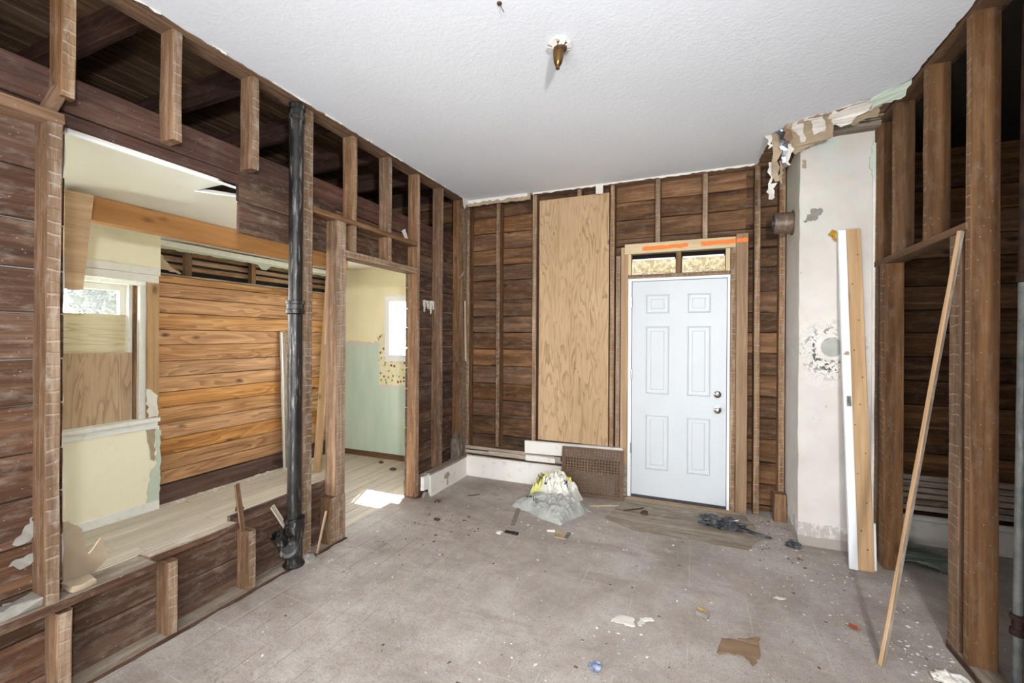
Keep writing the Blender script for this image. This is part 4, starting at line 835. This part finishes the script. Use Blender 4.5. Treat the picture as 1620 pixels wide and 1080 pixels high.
lathe('lower_pipe', [(.0165, 0), (.0165, .225)], (gx, gy, 0), (.008, 0, 1), GALV, gp, 16)

# ---- bare ceiling lamp fitting
lf = empty('ceiling_fitting', (-.642, 2.111, CH)); tag(lf, 'bare brass lamp socket hanging from the broken ceiling rose', 'lamp fitting')
r = random.Random(8); sheet('broken_rose', rag([(.055*math.cos(a)*r.uniform(.8, 1.1), .055*math.sin(a)*r.uniform(.8, 1.1)) for a in [math.radians(q) for q in range(0, 360, 30)]], .012, .006, r), ((-.642, 2.111, CH-.012), (1, 0, 0), (0, 1, 0)), P_PAPER, lf, t=.012)
for k in range(6):
    a = k*1.05; sheet('plaster_chip', rag([(0, -.012), (.036, -.016), (.034, .02), (.004, .016)], .008, .004, r), ((-.642+.026*math.cos(a), 2.111+.026*math.sin(a), CH-.030), (math.cos(a), math.sin(a), .35), (-math.sin(a), math.cos(a), 0)), P_PAPER, lf, t=.004)
lathe('bracket', [(.034, 0), (.036, .008), (.030, .03), (.016, .036)], (-.638, 2.112, CH-.008), (.1, 0, -1), RUSTY, lf, 16)
lathe('socket_shell', [(.0265, 0), (.0275, .012), (.0265, .045), (.021, .075), (.013, .092), (.010, .094), (.010, .108), (.006, .110)], (-.645, 2.108, CH-.026), (-.03, -.05, -1), BRASS, lf, 24)
cm = empty('ceiling_hook', (-.813, 1.757, CH)); tag(cm, 'small torn hook and wire at the top of the ceiling', 'hook')
lathe('hook_plate', [(.012, 0), (.010, .006)], (-.813, 1.757, CH), (0, 0, -1), RUSTY, cm, 10); stick('wire', (-.813, 1.757, CH-.004), (-.80, 1.78, CH-.03), .003, .003, RUSTY, cm, jit=.0003)

# ---- sacks
def sack_mesh(name, W, D, H, seed, top=1.0, nx=44, ny=36, crease=.03):
    vs, fs, uvs = [], [], []
    def P(u, v, up):
        x, y = 2*u-1, 2*v-1
        ed = max(0, 1-abs(x)**3.2)*max(0, 1-abs(y)**3.2); q = Vector((x*2.1+seed, y*2.1-seed, seed))
        cr = abs(noise.noise(q*1.5))+.6*abs(noise.noise(q*3.3))+.3*abs(noise.noise(q*7.0))
        wx = 1+.10*noise.noise(Vector((y*1.7, seed, 0))); wy = 1+.10*noise.noise(Vector((x*1.7, seed+9, 0)))
        z = .004 + (H*(ed**.55)*(1+.45*top*noise.noise(q*.8)) - crease*cr*ed**.3*1.6 + crease*.8*ed**.3 if up else 0)
        return Vector((x*W/2*wx, y*D/2*wy, max(.003, z) if up else 0.001))
    for up in (True, False):
        for j in range(ny+1):
            for i in range(nx+1): vs.append(P(i/nx, j/ny, up))
    N = (nx+1)*(ny+1)
    for j in range(ny):
        for i in range(nx):
            a = j*(nx+1)+i; f = (a, a+1, a+nx+2, a+nx+1); fs.append(f); uvs.append([(i/nx, j/ny), ((i+1)/nx, j/ny), ((i+1)/nx, (j+1)/ny), (i/nx, (j+1)/ny)])
            fs.append(tuple(N+q for q in f[::-1])); uvs.append([(0, 0)]*4)
    bnd = [j for j in range(nx)] + [j*(nx+1)+nx for j in range(ny)] + [ny*(nx+1)+i for i in range(nx, 0, -1)] + [j*(nx+1) for j in range(ny, 0, -1)]
    for a, b in zip(bnd, bnd[1:]+bnd[:1]): fs.append((a, N+a, N+b, b)); uvs.append([(0, 0)]*4)
    return make_mesh(name, vs, fs, uvs), P
def lettering(text, P, u0, v0, du, dv, M, parent, m=INK, name='lettering'):
    """letters laid on the sack's own surface, running along (du) with height (dv)"""
    cu = bpy.data.curves.new(name, 'FONT'); cu.body = text; cu.resolution_u = 2; tmp = bpy.data.objects.new('tmp', cu); col.objects.link(tmp)
    me = bpy.data.meshes.new_from_object(tmp.evaluated_get(bpy.context.evaluated_depsgraph_get())); bpy.data.objects.remove(tmp)
    bm = bmesh.new(); bm.from_mesh(me); bmesh.ops.triangulate(bm, faces=bm.faces); bmesh.ops.subdivide_edges(bm, edges=bm.edges, cuts=2, use_grid_fill=True)
    w = max(v.co.x for v in bm.verts) or 1
    for v in bm.verts:
        a, b = v.co.x/w, v.co.y/.7; v.co = P(u0+du[0]*a+dv[0]*b, v0+du[1]*a+dv[1]*b, True)+Vector((0, 0, .007))
    bm.to_mesh(me); bm.free(); me.name = name
    o = link(name, me, m, None); o.matrix_basis = Matrix.Identity(4); o.parent = parent; return o
me, Pg = sack_mesh('plastic_sack', .54, .42, .105, 3.0, .45, 26, 20, crease=.04)
gs = link('plastic_sack', me, P_GREYBAG, None, (-1.165, 3.665, 0), Matrix.Rotation(-.42, 3, 'Z')); tag(gs, 'dusty grey plastic sack lying flat in front of the printed paper sack', 'sack')
lettering("S'X", Pg, .30, .58, (.20, .10), (-.06, .15), None, gs); lettering('WINO', Pg, .12, .16, (.36, -.06), (.0, .08), None, gs)
me, Pw = sack_mesh('paper_sack', .40, .32, .205, 8.0, .35, 18, 15, crease=.085)
pk = link('paper_sack', me, SACK, None, (-1.20, 3.89, 0), Matrix.Rotation(-.30, 3, 'Z') @ Matrix.Rotation(0, 3, 'X')); tag(pk, 'crumpled white and yellow printed sack in front of the pegboard', 'sack')
lettering('XTRA', Pw, .07, .10, (.26, -.02), (.02, .26), None, pk, INKB); lettering('UTO', Pw, .68, .42, (.14, -.16), (.10, .10), None, pk)

# ---- plywood patch and loose scraps on the floor
fp = sheet('floor_patch', rag([(-.70, 3.645), (-.46, 3.515), (.345, 3.50), (.47, 3.78), (.40, 4.17), (-.55, 4.17), (-.62, 4.07)], .06, .008, random.Random(9)), ((0, 0, .001), (1, 0, 0), (0, 1, 0)), W_GREY, t=.004); tag(fp, 'thin worn plywood patch on the floor before the white door', 'floor patch')
bl = ball('plastic_wrap', (.17, .075, .05), (.20, 3.86, .008), P_BLACK, None, 4, .55, 6, True, 4, Matrix.Rotation(-.1, 3, 'Z')); tag(bl, 'crumpled black plastic wrap on the floor before the door', 'plastic wrap')
bl2 = ball('plastic_wrap', (.09, .02, .012), (.44, 3.80, .008), P_BLACK, None, 3, .5, 6, True, 6, Matrix.Rotation(-.35, 3, 'Z')); tag(bl2, 'thin black plastic tail trailing from the crumpled wrap', 'plastic wrap')
def scrap(name, pts, z, m, label, cat, t=.003, seed=1, curl=.006, amp=.006, fr=25):
    c = (sum(p[0] for p in pts)/len(pts), sum(p[1] for p in pts)/len(pts)); q = [(p[0]-c[0], p[1]-c[1]) for p in pts]
    o = sheet(name, rag(q, .015, amp, random.Random(seed)), ((c[0], c[1], z), (1, 0, 0), (0, 1, 0)), m, t=t, curl=(lambda a, b: curl*abs(math.sin(a*fr+b*fr*.7))))
    return tag(o, label, cat)
scrap('paper_scrap', [(-.405, 2.325), (-.283, 2.335), (-.30, 2.40), (-.375, 2.405)], .002, P_PAPER, 'larger white paper scrap lying flat mid floor', 'paper scrap')
scrap('paper_scrap', [(-.27, 2.345), (-.25, 2.35), (-.24, 2.40), (-.195, 2.42), (-.21, 2.44), (-.27, 2.42)], .002, P_PAPER, 'smaller torn paper bit beside the larger paper scrap', 'paper scrap', seed=2)
scrap('brown_paper', [(.10, 2.295), (.13, 2.42), (.19, 2.44), (.30, 2.50), (.29, 2.38), (.25, 2.265), (.22, 2.33)], .002, P_BROWN, 'flat brown kraft paper piece on the bare floor', 'paper piece', seed=3, curl=.004)
scrap('orange_scrap', [(.725, 2.775), (.755, 2.81), (.79, 2.76), (.76, 2.765)], .002, P_RUST, 'rust-orange scrap near the leaning wood strip', 'scrap', seed=4, curl=.02)
scrap('foil_wrapper', [(-.44, 1.95), (-.41, 1.935), (-.385, 1.955), (-.385, 2.0), (-.43, 1.99)], .002, P_BLUE, 'crumpled blue wrapper at the front of the floor', 'wrapper', seed=5, curl=.02, fr=60)
yb = bar('foam_block', (.01, 2.565, .001), (.07, 2.60, .022), P_CONC, axis=0, jit=.003, rot=Matrix.Rotation(-.4, 3, 'Z')); tag(yb, 'small grey block with yellow back lying on the floor', 'block'); bar('yellow_back', (.012, 2.597, .002), (.068, 2.607, .026), P_YELLOW, yb, axis=0, rot=Matrix.Rotation(-.4, 3, 'Z'))
ms = stick('metal_strap', (-1.437, 3.59, .006), (-1.338, 3.205, .006), .032, .004, STRAPM, jit=.002); tag(ms, 'flat grey metal strap lying left of the sacks', 'strap')
hg = bar('door_hinge', (-1.35, 3.065, .001), (-1.245, 3.10, .012), IRON, jit=.004); tag(hg, 'broken black hinge lying just below the metal strap', 'hinge')
hw = bar('plaster_crumb', (-1.40, 3.02, .001), (-1.36, 3.05, .018), P_PAPER, jit=.005); tag(hw, 'white crumb with dark tip beside the broken black hinge', 'crumb')
st = empty('striped_tile', (-.93, 3.20, 0)); tag(st, 'small white fragment with three black notches on the floor', 'fragment')
bar('plate', (-.985, 3.15, .001), (-.885, 3.26, .010), P_TAN, st, axis=1, jit=.006)
for k in range(3): bar('notch', (-.90, 3.155+k*.037, .008), (-.875, 3.172+k*.037, .014), P_BLACK, st, jit=.002)
wb_ = bar('plaster_chip', (-1.06, 3.225, .001), (-1.0, 3.255, .012), P_PAPER, jit=.003, rot=Matrix.Rotation(.3, 3, 'Z')); tag(wb_, 'small white rectangular chip just in front of the grey sack', 'chip')
wc = ball('white_wad', (.055, .05, .035), (1.03, 2.50, .004), P_PAPER, None, 3, .4, 5, True, 9); tag(wc, 'crumpled white wad by the foot of the wide brown stud', 'paper wad')
scrap('plaster_flake', [(.42, 2.915), (.45, 2.91), (.485, 2.93), (.44, 2.945)], .002, P_PAPER, 'lone white plaster flake between the brown paper and chimney', 'flake', seed=6)
scrap('plastic_film', [(1.26, 3.72), (1.42, 3.62), (1.60, 3.70), (1.52, 3.92), (1.36, 3.98), (1.27, 3.86)], .004, P_GREEN, 'crumpled grey-green sheet on the floor beyond the doorway', 'plastic sheet', seed=7, curl=.06, fr=14, t=.004)
dk = ball('black_rag', (.05, .03, .03), (.66, 3.70, .004), P_BLACK, None, 3, .5, 6, True, 12); tag(dk, 'black shred of rag at the base of the chimney corner', 'rag')
nut = ball('dark_clod', (.03, .025, .022), (-.40, 3.86, .008), RUSTY, None, 2, .4, 5, True, 14); tag(nut, 'round dark clod on the floor patch near the pegboard', 'clod')
wd = stick('wood_sliver', (-.86, 3.86, .006), (-.63, 3.97, .006), .016, .006, W_NEWP, jit=.002); tag(wd, 'pale wood sliver lying below the pegboard', 'sliver')
wd2 = stick('wood_sliver', (-.57, 3.86, .012), (-.42, 3.985, .012), .014, .005, W_OLD, jit=.003); tag(wd2, 'dark bent wood sliver on the floor patch by the door', 'sliver')
ins = ball('insulation_clump', (.06, .10, .20), (-2.36, 4.08, .20), P_INS, None, 3, .35, 4, True, 21); tag(ins, 'grey clump of old insulation in the corner above the baseboard', 'insulation')
for (x, y, s, lab) in ((-2.12, 3.33, .02, 'dark bent nail cluster near the doorway post'), (-3.15, 4.02, .025, 'dark lump on the kitchen floor by the green wall'), (-3.45, 4.18, .022, 'small dark lump at the foot of the green wall'), (-3.3, 1.95, .03, 'black shard on the kitchen floor beyond the rail'), (-3.62, 2.55, .03, 'black shard on the kitchen floor near the panelling'), (-1.9, 2.98, .018, 'tiny dark clod on the floor right of the doorway')):
    o = ball('dark_lump', (s*1.5, s, s*.8), (x, y, .002+fz(x, y)), RUSTY, None, 2, .5, 5, True, x*7); tag(o, lab, 'lump')
nl = stick('nail', (-1.98, 3.64, .006), (-1.90, 3.72, .005), .008, .005, RUSTY); tag(nl, 'long rusty nail on the floor before the left baseboard', 'nail')
# ---- uncountable crumbs and dust
def crumbs(name, spots, m, label, smin, smax, seed):
    rr = random.Random(seed); vs, fs = [], []
    for (x0, x1, y0, y1, n) in spots:
        for _ in range(n):
            x, y = rr.uniform(x0, x1), rr.uniform(y0, y1); zf = .0015+fz(x, y); s = rr.uniform(smin, smax)*(.4+1.4*rr.random()**3); a = rr.uniform(0, 6.28); e = rr.uniform(.3, .9); b = len(vs)
            for dx, dy in ((-s, -s*e), (s, -s*e), (s, s*e), (-s, s*e)): vs.append((x+dx*math.cos(a)-dy*math.sin(a), y+dx*math.sin(a)+dy*math.cos(a), zf))
            vs.append((x, y, zf+s*.5)); fs += [(b, b+1, b+4), (b+1, b+2, b+4), (b+2, b+3, b+4), (b+3, b, b+4)]
    o = link(name, make_mesh(name, vs, fs), m); tag(o, label, 'debris', kind='stuff'); return o
crumbs('plaster_crumbs', [(-2.2, 1.1, 1.3, 4.1, 420), (.3, 1.12, 2.6, 3.7, 240), (-1.6, -.3, 2.9, 4.1, 160), (.35, .7, 3.5, 4.2, 160), (.9, 1.12, 2.3, 2.9, 110), (1.2, 1.8, 2.8, 4.1, 120), (-.6, -.2, 1.7, 2.3, 50)], P_PAPER, 'white plaster crumbs and chips strewn over the floor', .0022, .0062, 5)
crumbs('dark_crumbs', [(-2.2, 1.1, 1.3, 4.1, 260), (-2.1, -1.5, 2.3, 3.2, 120), (.3, .7, 3.4, 4.2, 120), (-4.2, -2.6, 1.2, 4.2, 140)], INKB, 'dark dirt crumbs strewn over both floors', .003, .008, 6)
crumbs('sill_rubble', [(-4.36, -4.28, 2.4, 4.2, 160)], P_PAPER, 'pale rubble along the foot of the pine panelling', .008, .022, 7)
o = crumbs('cavity_rubble', [(-2.42, -2.34, 3.36, 4.2, 120)], P_TAN, 'broken plaster rubble lying on the bottom plate behind the baseboard', .008, .02, 8); o.location.z = .19
# ---- outdoors beyond the kitchen window
tr = empty('garden_tree', (-15.5, 6.85, -.55)); tag(tr, 'bushy tree outside the half-boarded kitchen window', 'tree')
lathe('trunk', [(.16, 0), (.12, 1.3), (.07, 2.4), (.03, 3.2)], (-15.5, 6.85, -.55), (0, 0, 1), BARK, tr, 10)
rr = random.Random(6); vs, fs = [], []
for _ in range(2600):
    d = Vector((rr.gauss(0, 1), rr.gauss(0, 1), rr.gauss(0, 1))).normalized()*(rr.random()**.4); c = Vector((-15.5, 6.85, 2.55))+Vector((d.x*.7, d.y*.75, d.z*.55)); s = .07; b = len(vs); u = Vector((rr.uniform(-1, 1), rr.uniform(-1, 1), rr.uniform(-1, 1))).normalized(); w = u.orthogonal().normalized()
    vs += [c-u*s, c+w*s*.5, c+u*s, c-w*s*.5]; fs.append((b, b+1, b+2, b+3))
link('foliage', make_mesh('foliage', vs, fs), LEAF, tr)
